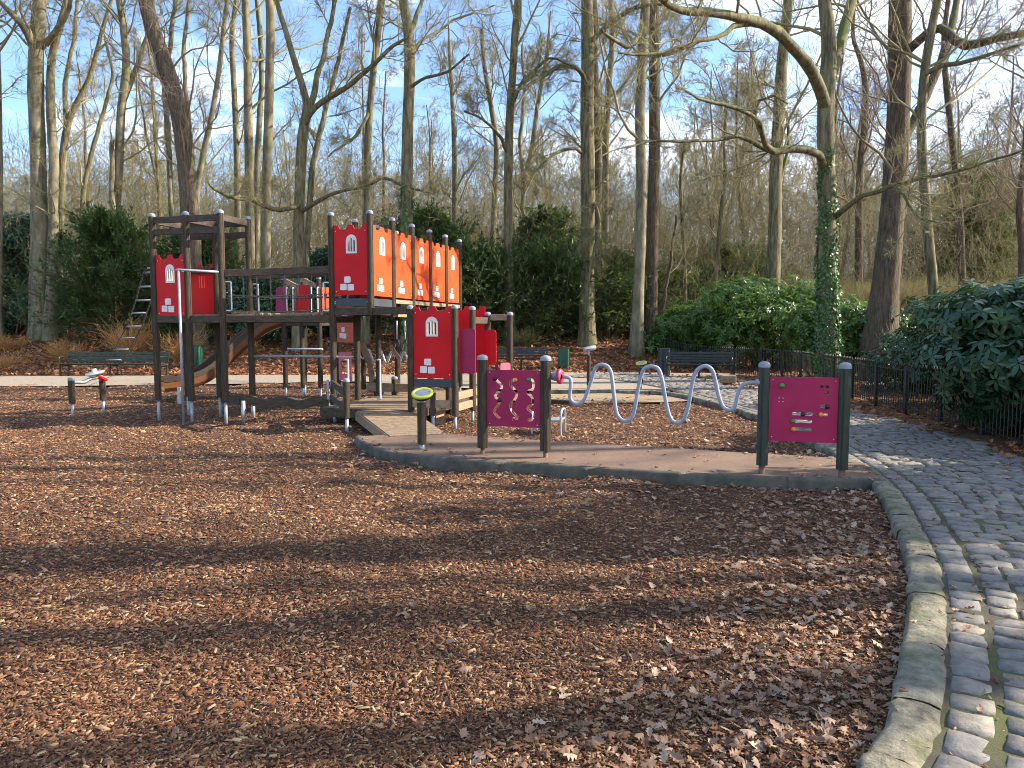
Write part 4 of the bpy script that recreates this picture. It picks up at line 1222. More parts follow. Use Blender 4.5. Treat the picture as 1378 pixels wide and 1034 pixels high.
def bare_crown(stems, g, n1=14, len1=4.0, t0=0.3, dens=1.0, fine_=0.006, upw=0.10, limb_k=6, droop=0.0):
    """stems: list of (pts (n,3), rad (n)); returns limbs bundle and twigs bundle"""
    limbs, tw = Poly(), Poly()
    for pts, rad, m, L, tt in stems:
        P, Rr = pts[None], rad[None]
        p, d, r, t = spawn(P, Rr, m, tt, (0.6, 1.15), g)
        Ls = L * g.uniform(.55, 1.2, len(p)) * (1.15 - .55 * t)
        r1 = np.clip(np.minimum(r * .34, .011 * Ls + .006), .009, None)
        a1, b1 = grow(p, d, Ls, r1, r1 * .25 + .004, 7, .20, upw, g)
        limbs.add(a1, b1, 5)
        p, d, r, t = spawn(a1, b1, int(round(7 * dens)), .18, (.45, 1.1), g)
        Lr = np.repeat(Ls, int(round(7 * dens)))
        L2 = Lr * g.uniform(.22, .5, len(p)) * (1.2 - .6 * t)
        a2, b2 = grow(p, d, L2, np.minimum(r * .6, .020), np.full(len(p), fine_), 4, .24, upw * .6 - droop, g)
        tw.add(a2, b2, 4)
        m3 = int(round(6 * dens))
        p, d, r, t = spawn(a2, b2, m3, .15, (.4, 1.1), g)
        L3 = np.repeat(L2, m3) * g.uniform(.3, .65, len(p))
        a3, b3 = grow(p, d, L3, np.full(len(p), fine_ * 1.15), np.full(len(p), fine_ * .6), 3, .25, .03 - droop, g)
        tw.add(a3, b3, 3)
        m4 = int(round(3 * dens))
        if m4:
            p, d, r, t = spawn(a3, b3, m4, .1, (.4, 1.0), g)
            L4 = np.repeat(L3, m4) * g.uniform(.35, .8, len(p)) + .06
            a4, b4 = grow(p, d, L4, np.full(len(p), fine_ * .8), np.full(len(p), fine_ * .5), 2, .2, .0, g)
            tw.add(a4, b4, 3)
    return limbs, tw
def resample(pts, rad, step=0.45):
    P = np.array([tuple(p) for p in smooth_line([Vector(p) for p in pts], 8)])
    Rr = np.interp(np.linspace(0, 1, len(P)), np.linspace(0, 1, len(rad)), rad)
    d = np.concatenate([[0], np.cumsum(np.linalg.norm(np.diff(P, axis=0), axis=1))])
    n = max(5, int(d[-1] / step))
    s = np.linspace(0, d[-1], n)
    return np.stack([np.interp(s, d, P[:, k]) for k in range(3)], 1), np.interp(s, d, Rr)
TW = .86
def traced(px, Y, dY0=0.0, dY1=0.0):
    out, r = [], []
    for i, (a, b, w) in enumerate(px):
        y = Y + dY0 + (dY1 - dY0) * i / (len(px) - 1)
        out.append(at(a, b, y)); r.append(w / 2 / F * y * TW)
    return out, r
def wobble(P, Rr, g, amt=.02):
    return Rr * (1 + g.normal(0, amt, len(Rr)))
TREES = {}
def tree(label, Y, px, bark, limbs=(), top=20.0, n1=14, len1=4.2, tt=.35, dens=1.0, seed=0, flare=1.3, group=None, name='bare_tree', twig='twig', lean=(0, 0), extra_base=True, droop=0.0, upw=.1, fine_=.006):
    """px: photo trace of the trunk from the ground up, at distance Y"""
    g = np.random.default_rng(seed + 100)
    pts, r = traced(px, Y)
    x0 = pts[0].x
    base = Vector((x0, Y, tz(x0, Y)))
    if pts[0].z < base.z + .3: pts, r = pts[1:], r[1:]
    b0 = Vector((x0, Y, base.z - .25))
    r0 = r[0]
    pts = [b0, Vector((x0, Y, base.z + .25)), Vector((x0 + (pts[0].x - x0) * .25, Y, base.z + .9))] + [p for p in pts if p.z > base.z + 1.3]
    r = [r0 * flare * 1.05, r0 * (1 + (flare - 1) * .7), r0 * 1.06] + r[-(len(pts) - 3):]
    d = (pts[-1] - pts[-2]).normalized()
    z = pts[-1].z
    while z < top - 2:                               # carry the stem on above the frame
        d = (d + Vector((g.normal(0, .05), g.normal(0, .05), .12))).normalized()
        pts.append(pts[-1] + d * 2.2); z = pts[-1].z
        r.append(max(.03, r[-1] * (1 - 2.2 / max(3.0, top - z + 2.2)) + .0))
    P, Rr = resample(pts, r)
    t = thing(name, base, label, 'tree', group)
    tp = Poly(); tp.add(P[None], wobble(P, Rr, g)[None], 14)
    h = P[:, 2] - base.z
    i0 = int(np.searchsorted(h, tt * top))
    stems = [(P[min(i0, len(P) - 4):], Rr[min(i0, len(P) - 4):], n1, len1, .02)]
    for lim in limbs:
        q, y0, y1 = lim[0], lim[1], lim[2]
        m, L = (lim[3], lim[4]) if len(lim) > 3 else (7, 2.6)
        lp, lr = traced(q, Y, y0, y1)
        if lp[0].z < base.z + .6:                    # a stem of its own from the ground
            lp[0].z = tz(lp[0].x, lp[0].y) - .2; lr[0] *= 1.35
        if q[-1][1] < 4 and len(q) > 2:              # runs out of the frame: let it end in thin wood
            dd = (lp[-1] - lp[-2]).normalized()
            for _ in range(3):
                dd = (dd + Vector((g.normal(0, .1), g.normal(0, .1), .10))).normalized()
                lp.append(lp[-1] + dd * 1.3); lr.append(lr[-1] * .62)
        A, B = resample(lp, lr, .3)
        if len(A) > 6:
            e_ = g.normal(0, 1, A.shape); e_ = (e_ + np.roll(e_, 1, 0) + np.roll(e_, -1, 0)) / 1.7
            A[2:] += e_[2:] * np.clip(.05 - B[2:, None] * .28, .006, .045) * np.clip(B[2:, None] / .03, .3, 1)
        tp.add(A[None], wobble(A, B, g, .04)[None], 9)
        stems.append((A, B, m, L, .25))
    v, q = tp.mesh()
    np_mesh('trunk', v, q, bark, t, smooth=True)
    li, tw = bare_crown(stems, g, dens=dens, droop=droop, upw=upw, fine_=fine_)
    v, q = li.mesh(); v2, q2 = tw.mesh()
    np_mesh('crown', np.concatenate([v, v2]), np.concatenate([q, q2 + len(v)]), twig, t, smooth=True)
    return t

# big foreground trees at the right
tree('moss-grown tree with ivy round its lower trunk and a long arching limb to the left', 18.6,
     [(1113, 505, 33), (1113, 440, 30), (1113, 350, 27), (1113, 280, 26), (1112, 220, 25), (1111, 170, 25), (1112, 125, 26), (1116, 70, 22), (1112, 20, 20), (1106, -25, 17)], 'bark_olive',
     limbs=[([(1111, 145, 20), (1102, 118, 19), (1088, 90, 18), (1068, 62, 17), (1040, 38, 16), (1008, 26, 15), (975, 20, 14), (940, 14, 13), (905, 12, 10), (880, -5, 8)], 0, -4.5, 14, 2.2),
             ([(1118, 105, 18), (1128, 70, 17), (1138, 35, 16), (1146, 0, 15), (1150, -40, 12)], 0, 2, 8, 3),
             ([(1110, 228, 13), (1101, 210, 12), (1085, 203, 12), (1066, 199, 12), (1045, 205, 11), (1028, 199, 9), (1000, 187, 6), (960, 188, 5), (925, 192, 4.5), (880, 191, 3.5), (840, 198, 2)], 0, -4.0, 12, 1.6),
             ([(1040, 204, 10), (1026, 190, 9), (1018, 172, 8), (1008, 158, 7), (985, 148, 6), (960, 140, 5), (938, 126, 4), (915, 118, 2.5)], -2.2, -4.5, 9, 1.4),
             ([(1022, 176, 6), (1014, 150, 6), (1022, 135, 5), (1040, 128, 4), (1060, 140, 2)], -2.4, -3.2, 7, 1.2),
             ([(1012, 30, 12), (985, 36, 8), (955, 52, 7), (930, 66, 7), (900, 76, 6), (870, 78, 5), (830, 70, 3)], -2.4, -5, 9, 1.7),
             ([(1124, 292, 9), (1136, 282, 9), (1152, 268, 8), (1176, 258, 8), (1198, 248, 7), (1228, 243, 6), (1262, 237, 5), (1300, 226, 5), (1340, 212, 4), (1385, 195, 3)], 0, -3.5, 14, 1.7),
             ([(1195, 250, 6), (1216, 262, 5), (1226, 280, 5), (1240, 296, 4), (1265, 300, 2)], -1.5, -2.5, 8, 1.2)],
     top=19, n1=16, len1=4.2, tt=.42, dens=.9, seed=1, flare=1.25, fine_=.0042)
tree('thick dark furrowed trunk leaning slightly right, between the ivy-clad tree and the dark laurels', 21.5,
     [(1183, 470, 58), (1186, 440, 50), (1190, 400, 43), (1196, 340, 37), (1202, 270, 35), (1207, 200, 34), (1210, 120, 34), (1211, 50, 33), (1211, -10, 31)], 'bark_brown',
     limbs=[([(1216, 190, 14), (1240, 140, 14), (1262, 92, 13), (1276, 50, 11), (1286, 10, 10), (1290, -14, 9)], 0, 1.5, 7, 2.6),
            ([(1213, 80, 14), (1228, 62, 13), (1242, 48, 13), (1258, 38, 13), (1272, 40, 14), (1288, 55, 14), (1310, 60, 13), (1340, 50, 12), (1370, 44, 11), (1410, 38, 10), (1450, 30, 8)], 0, -3.0, 10, 1.8)],
     top=22, n1=22, len1=3.2, tt=.16, dens=.8, seed=2, twig='twig_brown', flare=1.1, fine_=.0042)
tree('mossy slim upright tree close behind the right side of the thick dark trunk', 19.0,
     [(1262, 470, 16), (1255, 380, 15), (1246, 280, 14), (1240, 180, 14), (1243, 110, 13), (1250, 60, 13), (1262, 0, 12)], 'bark_olive',
     limbs=[([(1244, 100, 8), (1268, 88, 8), (1300, 84, 7), (1335, 72, 5), (1372, 60, 3)], -.5, -1.5, 8, 1.5)],
     top=17, n1=16, len1=3.4, tt=.35, dens=.9, seed=3, fine_=.0042)
# the tall wood edge, left to right
tree('grey trunk cut off by the left edge of the photo', 31, [(-4, 440, 15), (-3, 300, 14), (-4, 150, 13), (-8, 0, 12)], 'bark_grey', seed=4)
tree('smooth grey beech of three trunks grown together at the far left', 31,
     [(58, 452, 34), (56, 400, 27), (54, 300, 24), (51, 200, 22), (48, 120, 22), (49, 60, 20), (54, 0, 18)], 'bark_grey',
     limbs=[([(68, 452, 20), (70, 380, 16), (72, 290, 14), (72, 210, 14), (68, 140, 13), (70, 80, 11), (82, 30, 10), (95, -10, 9)], -.3, .4, 8, 3),
            ([(47, 452, 16), (46, 360, 13), (47, 270, 12), (46, 200, 10)], .5, .2, 2, 1.5),
            ([(48, 70, 12), (32, 40, 9), (14, 18, 8), (-4, 0, 6)], 0, -1.5, 8, 2.4),
            ([(62, 60, 10), (80, 36, 9), (92, 10, 7), (96, -10, 6)], 0, -1.0, 8, 2.4)], top=21, n1=16, tt=.5, seed=5)
tree('slim forked tree between the triple beech and the castle', 36,
     [(84, 440, 12), (80, 380, 10), (82, 300, 10), (84, 220, 11), (92, 165, 10), (108, 130, 8), (122, 100, 7), (138, 40, 6), (150, 0, 5)], 'bark_olive',
     limbs=[([(90, 175, 8), (88, 120, 7), (98, 60, 6), (104, 0, 5)], 0, 1, 10, 2.6), ([(108, 440, 9), (110, 330, 8), (112, 260, 8), (124, 210, 7), (136, 160, 6), (150, 100, 5), (140, 50, 4)], 1, 2, 10, 2.6)], top=17, n1=14, tt=.4, seed=6, len1=3)
tree('pale forked trunk rising behind the dark yew at the left', 33,
     [(146, 445, 17), (150, 380, 15), (156, 300, 14), (160, 220, 13), (163, 150, 12), (170, 90, 12), (166, 40, 10), (160, 0, 9)], 'bark_grey',
     limbs=[([(165, 140, 9), (180, 100, 8), (194, 66, 8), (204, 20, 7), (208, -10, 6)], 0, 1, 8, 3), ([(154, 310, 7), (151, 250, 8), (152, 190, 7), (150, 186, 3)], -.3, -.3, 2, 1)], top=20, n1=14, seed=7)
tree('thick brown trunk leaning left above the left tower of the castle', 29,
     [(262, 452, 34), (259, 380, 30), (256, 300, 28), (252, 240, 27), (246, 180, 26), (238, 140, 25), (226, 100, 25), (214, 65, 24), (203, 30, 22), (195, -10, 21)], 'bark_brown', top=19, n1=18, len1=3.5, tt=.3, dens=.8, seed=8, twig='twig_brown')
tree('slender multi-stemmed tree just right of the leaning brown trunk', 34,
     [(270, 445, 12), (266, 350, 10), (264, 270, 9), (272, 215, 9), (284, 160, 8), (294, 100, 7), (300, 50, 7), (306, 0, 6)], 'bark_grey',
     limbs=[([(246, 445, 9), (230, 260, 8), (226, 180, 9), (222, 120, 8), (230, 60, 7), (236, 0, 6)], .5, 1, 8, 3), ([(264, 270, 7), (258, 200, 7), (250, 120, 7), (248, 60, 6), (256, 0, 5)], 0, .6, 8, 3)], top=18, n1=12, seed=9)
tree('thin straight grey tree, first of three close together behind the rope bridge', 35, [(322, 445, 11), (320, 330, 10), (319, 220, 9), (315, 120, 8), (312, 50, 8), (318, 0, 7)], 'bark_grey', top=19, n1=10, seed=10)
tree('pale twin-stemmed tree, middle of three close together behind the rope bridge', 33, [(338, 448, 15), (337, 360, 14), (336, 260, 13), (334, 160, 13), (333, 70, 12), (330, 0, 11)], 'bark_grey',
     limbs=[([(344, 448, 10), (345, 300, 9), (347, 200, 9), (352, 110, 8), (350, 50, 8), (346, 0, 7)], .3, .8, 6, 3)], top=21, n1=12, tt=.45, seed=11)
tree('straight grey tree, last of three close together behind the rope bridge', 31, [(358, 450, 17), (358, 360, 15), (358, 270, 14), (361, 180, 14), (363, 90, 13), (364, 30, 13), (362, -5, 12)], 'bark_grey', top=21, n1=12, tt=.5, seed=12)
tree('tree forking into a wide V above the rope bridge', 29,
     [(403, 455, 21), (403, 380, 18), (402, 300, 17), (404, 240, 16), (407, 185, 16), (410, 165, 15), (413, 140, 11), (405, 110, 10), (394, 75, 9), (384, 40, 8), (372, 0, 7)], 'bark_olive',
     limbs=[([(408, 172, 10), (420, 150, 9), (442, 132, 9), (466, 118, 8), (494, 96, 7), (520, 70, 6), (548, 50, 4)], 0, -2.0, 10, 2.4),
            ([(410, 160, 10), (424, 120, 9), (434, 80, 8), (444, 40, 7), (452, -5, 6)], 0, 1, 10, 2.6),
            ([(408, 400, 9), (413, 340, 9), (416, 300, 9), (420, 230, 9), (432, 170, 8), (446, 120, 7), (458, 70, 6), (470, 10, 5)], .5, 2, 8, 2.6),
            ([(404, 275, 8), (392, 280, 7), (372, 282, 7), (345, 272, 7), (318, 268, 6), (296, 258, 5), (280, 248, 3)], 0, -4, 10, 1.5),
            ([(406, 285, 7), (420, 276, 7), (446, 262, 6), (476, 256, 5), (500, 248, 3)], 0, -3, 10, 1.5)], top=18, n1=10, tt=.7, seed=13, dens=1.0)
tree('slim dark tree left of the straight bare trunk over the castle', 30, [(492, 450, 14), (493, 360, 12), (494, 270, 11), (495, 190, 11), (501, 110, 10), (508, 50, 10), (514, 0, 9)], 'bark_olive',
     limbs=[([(496, 250, 6), (516, 240, 5), (545, 250, 4), (580, 262, 3)], 0, -2, 6, 1.3), ([(498, 150, 6), (480, 180, 5), (462, 196, 4), (440, 210, 2.5)], 0, -2, 6, 1.6)], top=20, n1=14, tt=.4, seed=14)
tree('stout bare trunk with green ivy at its foot, right above the long red tower', 28.5, [(549, 452, 22), (548, 380, 20), (547, 300, 19), (548, 220, 18), (549, 160, 17), (551, 110, 17), (551, 60, 16), (547, 25, 15), (541, -8, 13)], 'bark_olive',
     limbs=[([(552, 45, 8), (562, 20, 7), (570, -8, 6)], 0, 1, 6, 2.5), ([(552, 118, 6), (572, 105, 5), (600, 98, 4), (630, 74, 3)], 0, -2, 6, 1.6)], top=21, n1=14, tt=.5, seed=15)
tree('dark straight tree standing alone right of the castle', 30, [(687, 452, 17), (686, 400, 15), (684, 320, 14), (684, 240, 14), (686, 160, 13), (690, 100, 12), (693, 50, 12), (697, 0, 11)], 'bark_olive',
     limbs=[([(686, 150, 6), (702, 110, 5), (720, 95, 5), (745, 80, 4), (770, 90, 2.5)], 0, -2, 8, 1.6), ([(685, 210, 6), (668, 180, 5), (650, 162, 4), (622, 150, 3)], 0, -2, 8, 1.6)], top=20, n1=16, tt=.4, seed=16)
tree('large pale trunk covered in hanging sprouts near the middle of the wood edge', 30,
     [(790, 468, 29), (789, 430, 25), (790, 380, 22), (791, 300, 22), (791, 220, 22), (790, 150, 21), (791, 80, 20), (790, 0, 18)], 'bark_olive',
     limbs=[([(790, 110, 8), (778, 94, 7), (762, 88, 7), (740, 96, 6), (716, 110, 5), (694, 120, 3)], 0, -3, 10, 1.5),
            ([(792, 60, 8), (812, 40, 7), (836, 20, 7), (862, 8, 6), (890, 4, 4)], 0, -2, 9, 1.6),
            ([(789, 210, 6), (770, 200, 5), (748, 205, 5), (720, 230, 4), (704, 260, 2.5)], 0, -2.5, 10, 1.4),
            ([(792, 260, 5), (806, 290, 4), (800, 330, 4), (794, 380, 2)], 0, -1, 10, 1.2)], top=22, n1=46, len1=1.9, tt=.10, dens=1.0, seed=17, droop=.07, upw=.0)
tree('brown trunk hidden partly behind the large sprouting trunk', 32, [(803, 458, 16), (803, 330, 14), (804, 200, 13), (800, 90, 12), (798, 0, 11)], 'bark_brown', seed=18, n1=10)
tree('thin tree between the sprouting trunk and the pale and dark pair', 33, [(816, 455, 11), (815, 330, 10), (815, 220, 10), (818, 130, 9), (824, 60, 9), (822, 0, 8)], 'bark_grey', seed=19, n1=12, top=19)
tree('pale trunk, left one of a close pair of a pale and a dark tree', 28.6, [(857, 462, 21), (859, 400, 17), (862, 320, 16), (863, 240, 16), (861, 160, 15), (864, 80, 15), (869, 0, 14)], 'bark_grey',
     limbs=[([(864, 40, 8), (850, 62, 7), (836, 60, 6), (812, 40, 5)], 0, -2, 7, 1.6), ([(862, 70, 8), (880, 76, 7), (910, 70, 6), (936, 56, 5)], -.5, -2, 7, 1.6)], top=21, n1=14, seed=20)
tree('dark brown trunk, right one of a close pair of a pale and a dark tree', 31.5, [(876, 462, 24), (877, 400, 19), (878, 320, 18), (880, 240, 18), (881, 160, 17), (881, 80, 17), (880, 0, 16)], 'bark_brown', top=22, n1=14, seed=21, dens=.8,
     limbs=[([(874, 462, 7), (884, 436, 6), (893, 412, 6), (898, 380, 5), (905, 330, 4), (912, 290, 3)], -.6, -1.5, 8, 1.6)])
tree('grey trunk behind the rhododendron hedge, left of the ivy-clad tree', 30, [(1040, 430, 24), (1040, 380, 22), (1043, 300, 20), (1044, 230, 19), (1048, 160, 18), (1052, 90, 17), (1058, 30, 15), (1061, -5, 14)], 'bark_olive', top=20, n1=16, tt=.35, seed=22,
     limbs=[([(1046, 260, 6), (1052, 240, 6), (1060, 200, 5), (1058, 150, 4)], 0, .5, 5, 1.5)])
tree('mid-size tree seen between the ivy-clad tree and the thick dark trunk', 36, [(1155, 440, 13), (1156, 330, 12), (1157, 240, 11), (1163, 170, 10), (1165, 120, 9), (1158, 80, 7), (1148, 50, 6), (1150, 0, 5)], 'bark_brown', top=16, n1=16, tt=.3, seed=23, twig='twig_brown')
tree('thin bare tree with crooked stem standing left of the rhododendron hedge', 32, [(958, 450, 9), (960, 400, 8), (965, 350, 7), (970, 290, 7), (976, 230, 5), (974, 190, 4), (978, 150, 3)], 'bark_olive', top=12, n1=14, tt=.3, seed=24, len1=2.2)
tree('thin leaning sapling right of the dark brown trunk of the pair', 33, [(920, 450, 7), (922, 380, 6), (918, 300, 6), (916, 240, 5), (922, 190, 4)], 'bark_olive', top=11, n1=14, tt=.25, seed=25, len1=2.2)
tree('slim tree in the gap between the castle and the dark straight tree', 36, [(660, 445, 10), (662, 350, 9), (665, 280, 9), (668, 200, 8), (662, 150, 8), (652, 90, 7), (648, 40, 6)], 'bark_olive', top=17, n1=18, tt=.3, seed=26, len1=3)
tree('slim forked tree right of the dark straight tree', 37, [(700, 445, 10), (702, 340, 9), (704, 260, 8), (716, 200, 8), (724, 140, 7), (735, 80, 6)], 'bark_grey', top=17, n1=18, tt=.3, seed=27, len1=3,
     limbs=[([(704, 250, 6), (700, 190, 6), (706, 120, 5), (702, 60, 4)], 0, 1, 8, 2.4)])
tree('thin tree behind the row of orange castle panels', 38, [(612, 440, 10), (611, 340, 9), (612, 240, 8), (610, 160, 7), (606, 90, 6)], 'bark_grey', top=17, n1=20, tt=.3, seed=28, len1=3.2)
tree('slender tree at the far right above the dry grass bank', 33, [(1295, 400, 11), (1292, 300, 10), (1284, 210, 9), (1275, 130, 9), (1270, 60, 8), (1276, 0, 7)], 'bark_brown', top=17, n1=22, tt=.2, seed=29, len1=3.0, twig='twig_brown')
tree('bare tree with brown trunk at the right edge above the laurels', 29, [(1374, 420, 12), (1376, 340, 11), (1372, 280, 10), (1380, 200, 9), (1384, 100, 8)], 'bark_brown', top=16, n1=22, tt=.2, seed=30, len1=3.0, twig='twig_brown')

# trees of the wood behind: a few kinds, copied
def kind_tree(i, x, y, h, r, bark, tilt, twig='twig', dens=.85, fine_=.008, label='slim bare tree among the crowd of trunks deep in the wood', group='bare trees deep in the wood'):
    g = np.random.default_rng(500 + i)
    t = thing('bare_tree', (x, y, tz(x, y)), label, 'tree', group)
    n = 9; P = []; p = np.array([x, y, tz(x, y) - .2]); d = np.array([tilt, 0, 1.0])
    for k in range(n + 1):
        P.append(p.copy()); d = unit(d + np.array([g.normal(0, .05), g.normal(0, .05), .05])); p = p + d * h / n
    Rr = np.linspace(r * 1.15, r * .25, n + 1); Rr[0] *= 1.3
    P, Rr = resample([Vector(q) for q in P], list(Rr), .6)
    tp = Poly(); tp.add(P[None], wobble(P, Rr, g, .03)[None], 9)
    stems = [(P[3:], Rr[3:], 20, 3.0, .22)]
    if i % 2 == 0:                                   # forked stem
        q, e, rr, _ = spawn(P[None], Rr[None], 2, .35, (.25, .45), g, .55)
        A, B = grow(q, e, np.full(2, h * .42), rr * .7, np.full(2, .03), 8, .07, .12, g)
        tp.add(A, B, 7)
        for a, b in zip(A, B): stems.append((a, b, 10, 2.4, .2))
    v, q = tp.mesh(); np_mesh('trunk', v, q, bark, t, smooth=True)
    li, tw = bare_crown(stems, g, dens=dens, fine_=fine_)
    v, q = li.mesh(); v2, q2 = tw.mesh()
    np_mesh('crown', np.concatenate([v, v2]), np.concatenate([q, q2 + len(v)]), twig, t, smooth=True)
    return t
protos = [kind_tree(0, -19.5, 41, 17, .15, 'bark_grey', .02), kind_tree(1, -8.2, 44, 18, .13, 'bark_olive', -.03), kind_tree(2, 5.6, 46, 15, .14, 'bark_olive', .04),
          kind_tree(3, 17.5, 42, 16, .15, 'bark_brown', -.02, 'twig_brown'), kind_tree(4, 12.3, 48, 14, .13, 'bark_grey', .03, 'twig_brown')]
def copy_tree(o, parent=None):
    c = o.copy(); col.objects.link(c)
    if parent: c.parent = parent
    for ch in o.children: copy_tree(ch, c)
    return c
rt = random.Random(3)
for k in range(44):
    y = rt.uniform(44, 74); x = rt.uniform(-.72, .72) * y
    c = copy_tree(protos[rt.randrange(5)])
    c.location = (x, y, tz(x, y)); c.rotation_euler = (0, 0, rt.uniform(0, 6.28))
    s = rt.uniform(.75, 1.15); c.scale = (s, s, s)
# trees to the right of the path, out of frame: they throw the shade across the foreground
shade = [(20.0, 9.1, .40, .0035, 'tall bare tree out to the right whose trunk shades the bark below the platform'), (17.5, 6.5, .36, .0038, 'bare tree well right of the laurels beside the nearer path'),
         (24.0, 6.1, .30, .0042, 'bare tree set far back on the right side of the path'), (11.2, 3.7, .12, .0045, 'bare tree close beside the near end of the cobbled path'),
         (22.0, 11.2, .28, .0035, 'bare tree far right behind the laurels'), (15.5, 4.7, .20, .0048, 'bare tree between the nearer path and the far right side')]
for i, (x, y, s, k, lab) in enumerate(shade):
    kind_tree(20 + i, x, y, 21 + i % 3, s, ('bark_grey', 'bark_brown')[i % 2], .0, dens=.55, fine_=k, label=lab, group='bare trees right of the path')

# ------------------------------------------------------------------ undergrowth of the wood: twiggy brush nobody could count
def brush(name, n, xr, yr, hr, material, seed, r=.010):
    g = np.random.default_rng(seed)
    y = g.uniform(*yr, n); x = g.uniform(xr[0], xr[1], n) * y
    p = np.stack([x, y, terrain(x, y) + g.uniform(0, 1, n) ** 1.4 * hr], -1)
    d = np.stack([g.normal(0, .6, n), g.normal(0, .4, n), np.abs(g.normal(.7, .5, n))], -1)
    L = g.uniform(.7, 2.2, n)
    P = Poly()
    a1, b1 = grow(p, d, L, np.full(n, r), np.full(n, r * .5), 4, .22, .05, g); P.add(a1, b1, 3)
    q, e, rr, _ = spawn(a1, b1, 3, .15, (.4, 1.1), g)
    a2, b2 = grow(q, e, np.repeat(L, 3) * .45, np.full(len(q), r * .6), np.full(len(q), r * .4), 2, .2, .05, g); P.add(a2, b2, 3)
    v, f = P.mesh()
    return tag(np_mesh(name, v, f, material, smooth=True), kind='stuff')
brush('woodland_brush', 11000, (-.8, .8), (31, 42), 6.5, 'brush_near', 20, .008)
brush('woodland_brush', 62000, (-.8, .8), (38, 74), 9.5, 'brush_far', 21, .014)
brush('woodland_brush', 20000, (-.8, .8), (56, 84), 15.5, 'brush_far', 22, .017)

# ------------------------------------------------------------------ evergreens, hedges, ivy
def leaf_shape(kind):
    if kind == 'long':
        return np.array([(-.5, 0, 0), (-.15, .17, .04), (.25, .15, .02), (.5, 0, -.06), (.25, -.15, .02), (-.15, -.17, .04), (0.05, 0, -.01)]), [(0, 6, 1), (1, 6, 2), (2, 6, 3), (3, 6, 4), (4, 6, 5), (5, 6, 0)]
    if kind == 'spray':
        return np.array([(-.5, 0, 0), (0, .22, .05), (.5, .04, -.08), (.1, -.24, .05)]), [(0, 1, 2), (0, 2, 3)]
    return np.array([(-.5, 0, 0), (-.1, .42, .06), (.5, 0, 0), (-.1, -.42, .06), (-.02, 0, -.03)]), [(0, 4, 1), (1, 4, 2), (2, 4, 3), (3, 4, 0)]
def orient(n_, g, spread=.6, down=0.0):
    """rotation whose z axis follows n_ loosely and x axis is random in the plane"""
    z = unit(n_ + g.normal(0, spread, n_.shape))
    x = g.normal(0, 1, n_.shape); x[:, 2] -= down
    x = unit(x - z * (x * z).sum(-1, keepdims=True)); y = np.cross(z, x)
    return np.stack([x, y, z], -1)
def lobes_for(c, w, d, h, k, g):
    out = [(np.array([c[0], c[1], c[2] + h * .45]), np.array([w * .42, d * .42, h * .48]))]
    for i in range(k):
        a = g.uniform(0, 6.28); q = math.sqrt(g.uniform(.1, 1)); z = g.uniform(.15, .80)
        s = g.uniform(.16, .30)
        f = (1 - .55 * max(0, z - .4))
        out.append((np.array([c[0] + math.cos(a) * w * .40 * q * f, c[1] + math.sin(a) * d * .40 * q * f, c[2] + h * z]), np.array([w * s, d * s, h * s * .9])))
    return out
def ragged_lobes(c, w, d, h, k, g):
    out = []
    for i in range(k):
        z = g.uniform(.05, .97); f = (1 - z) ** .55 * (.75 + .25 * g.uniform())
        a = g.uniform(0, 6.28); q = math.sqrt(g.uniform(.0, 1)) * f
        s = g.uniform(.10, .22)
        out.append((np.array([c[0] + math.cos(a) * w * .5 * q, c[1] + math.sin(a) * d * .5 * q, c[2] + h * z]), np.array([w * s, d * s, h * s * .62])))
    return out
def foliage(lobes, n, g, depth=.45):
    vol = np.array([np.prod(l[1]) ** (2 / 3) for l in lobes]); pick = g.choice(len(lobes), n, p=vol / vol.sum())
    C = np.array([l[0] for l in lobes])[pick]; S_ = np.array([l[1] for l in lobes])[pick]
    d = unit(g.normal(0, 1, (n, 3)))
    rad = 1 - depth * g.uniform(0, 1, n) ** 1.6 + g.normal(0, .06, n)
    p = C + d * S_ * rad[:, None]
    return p, unit(d / S_)
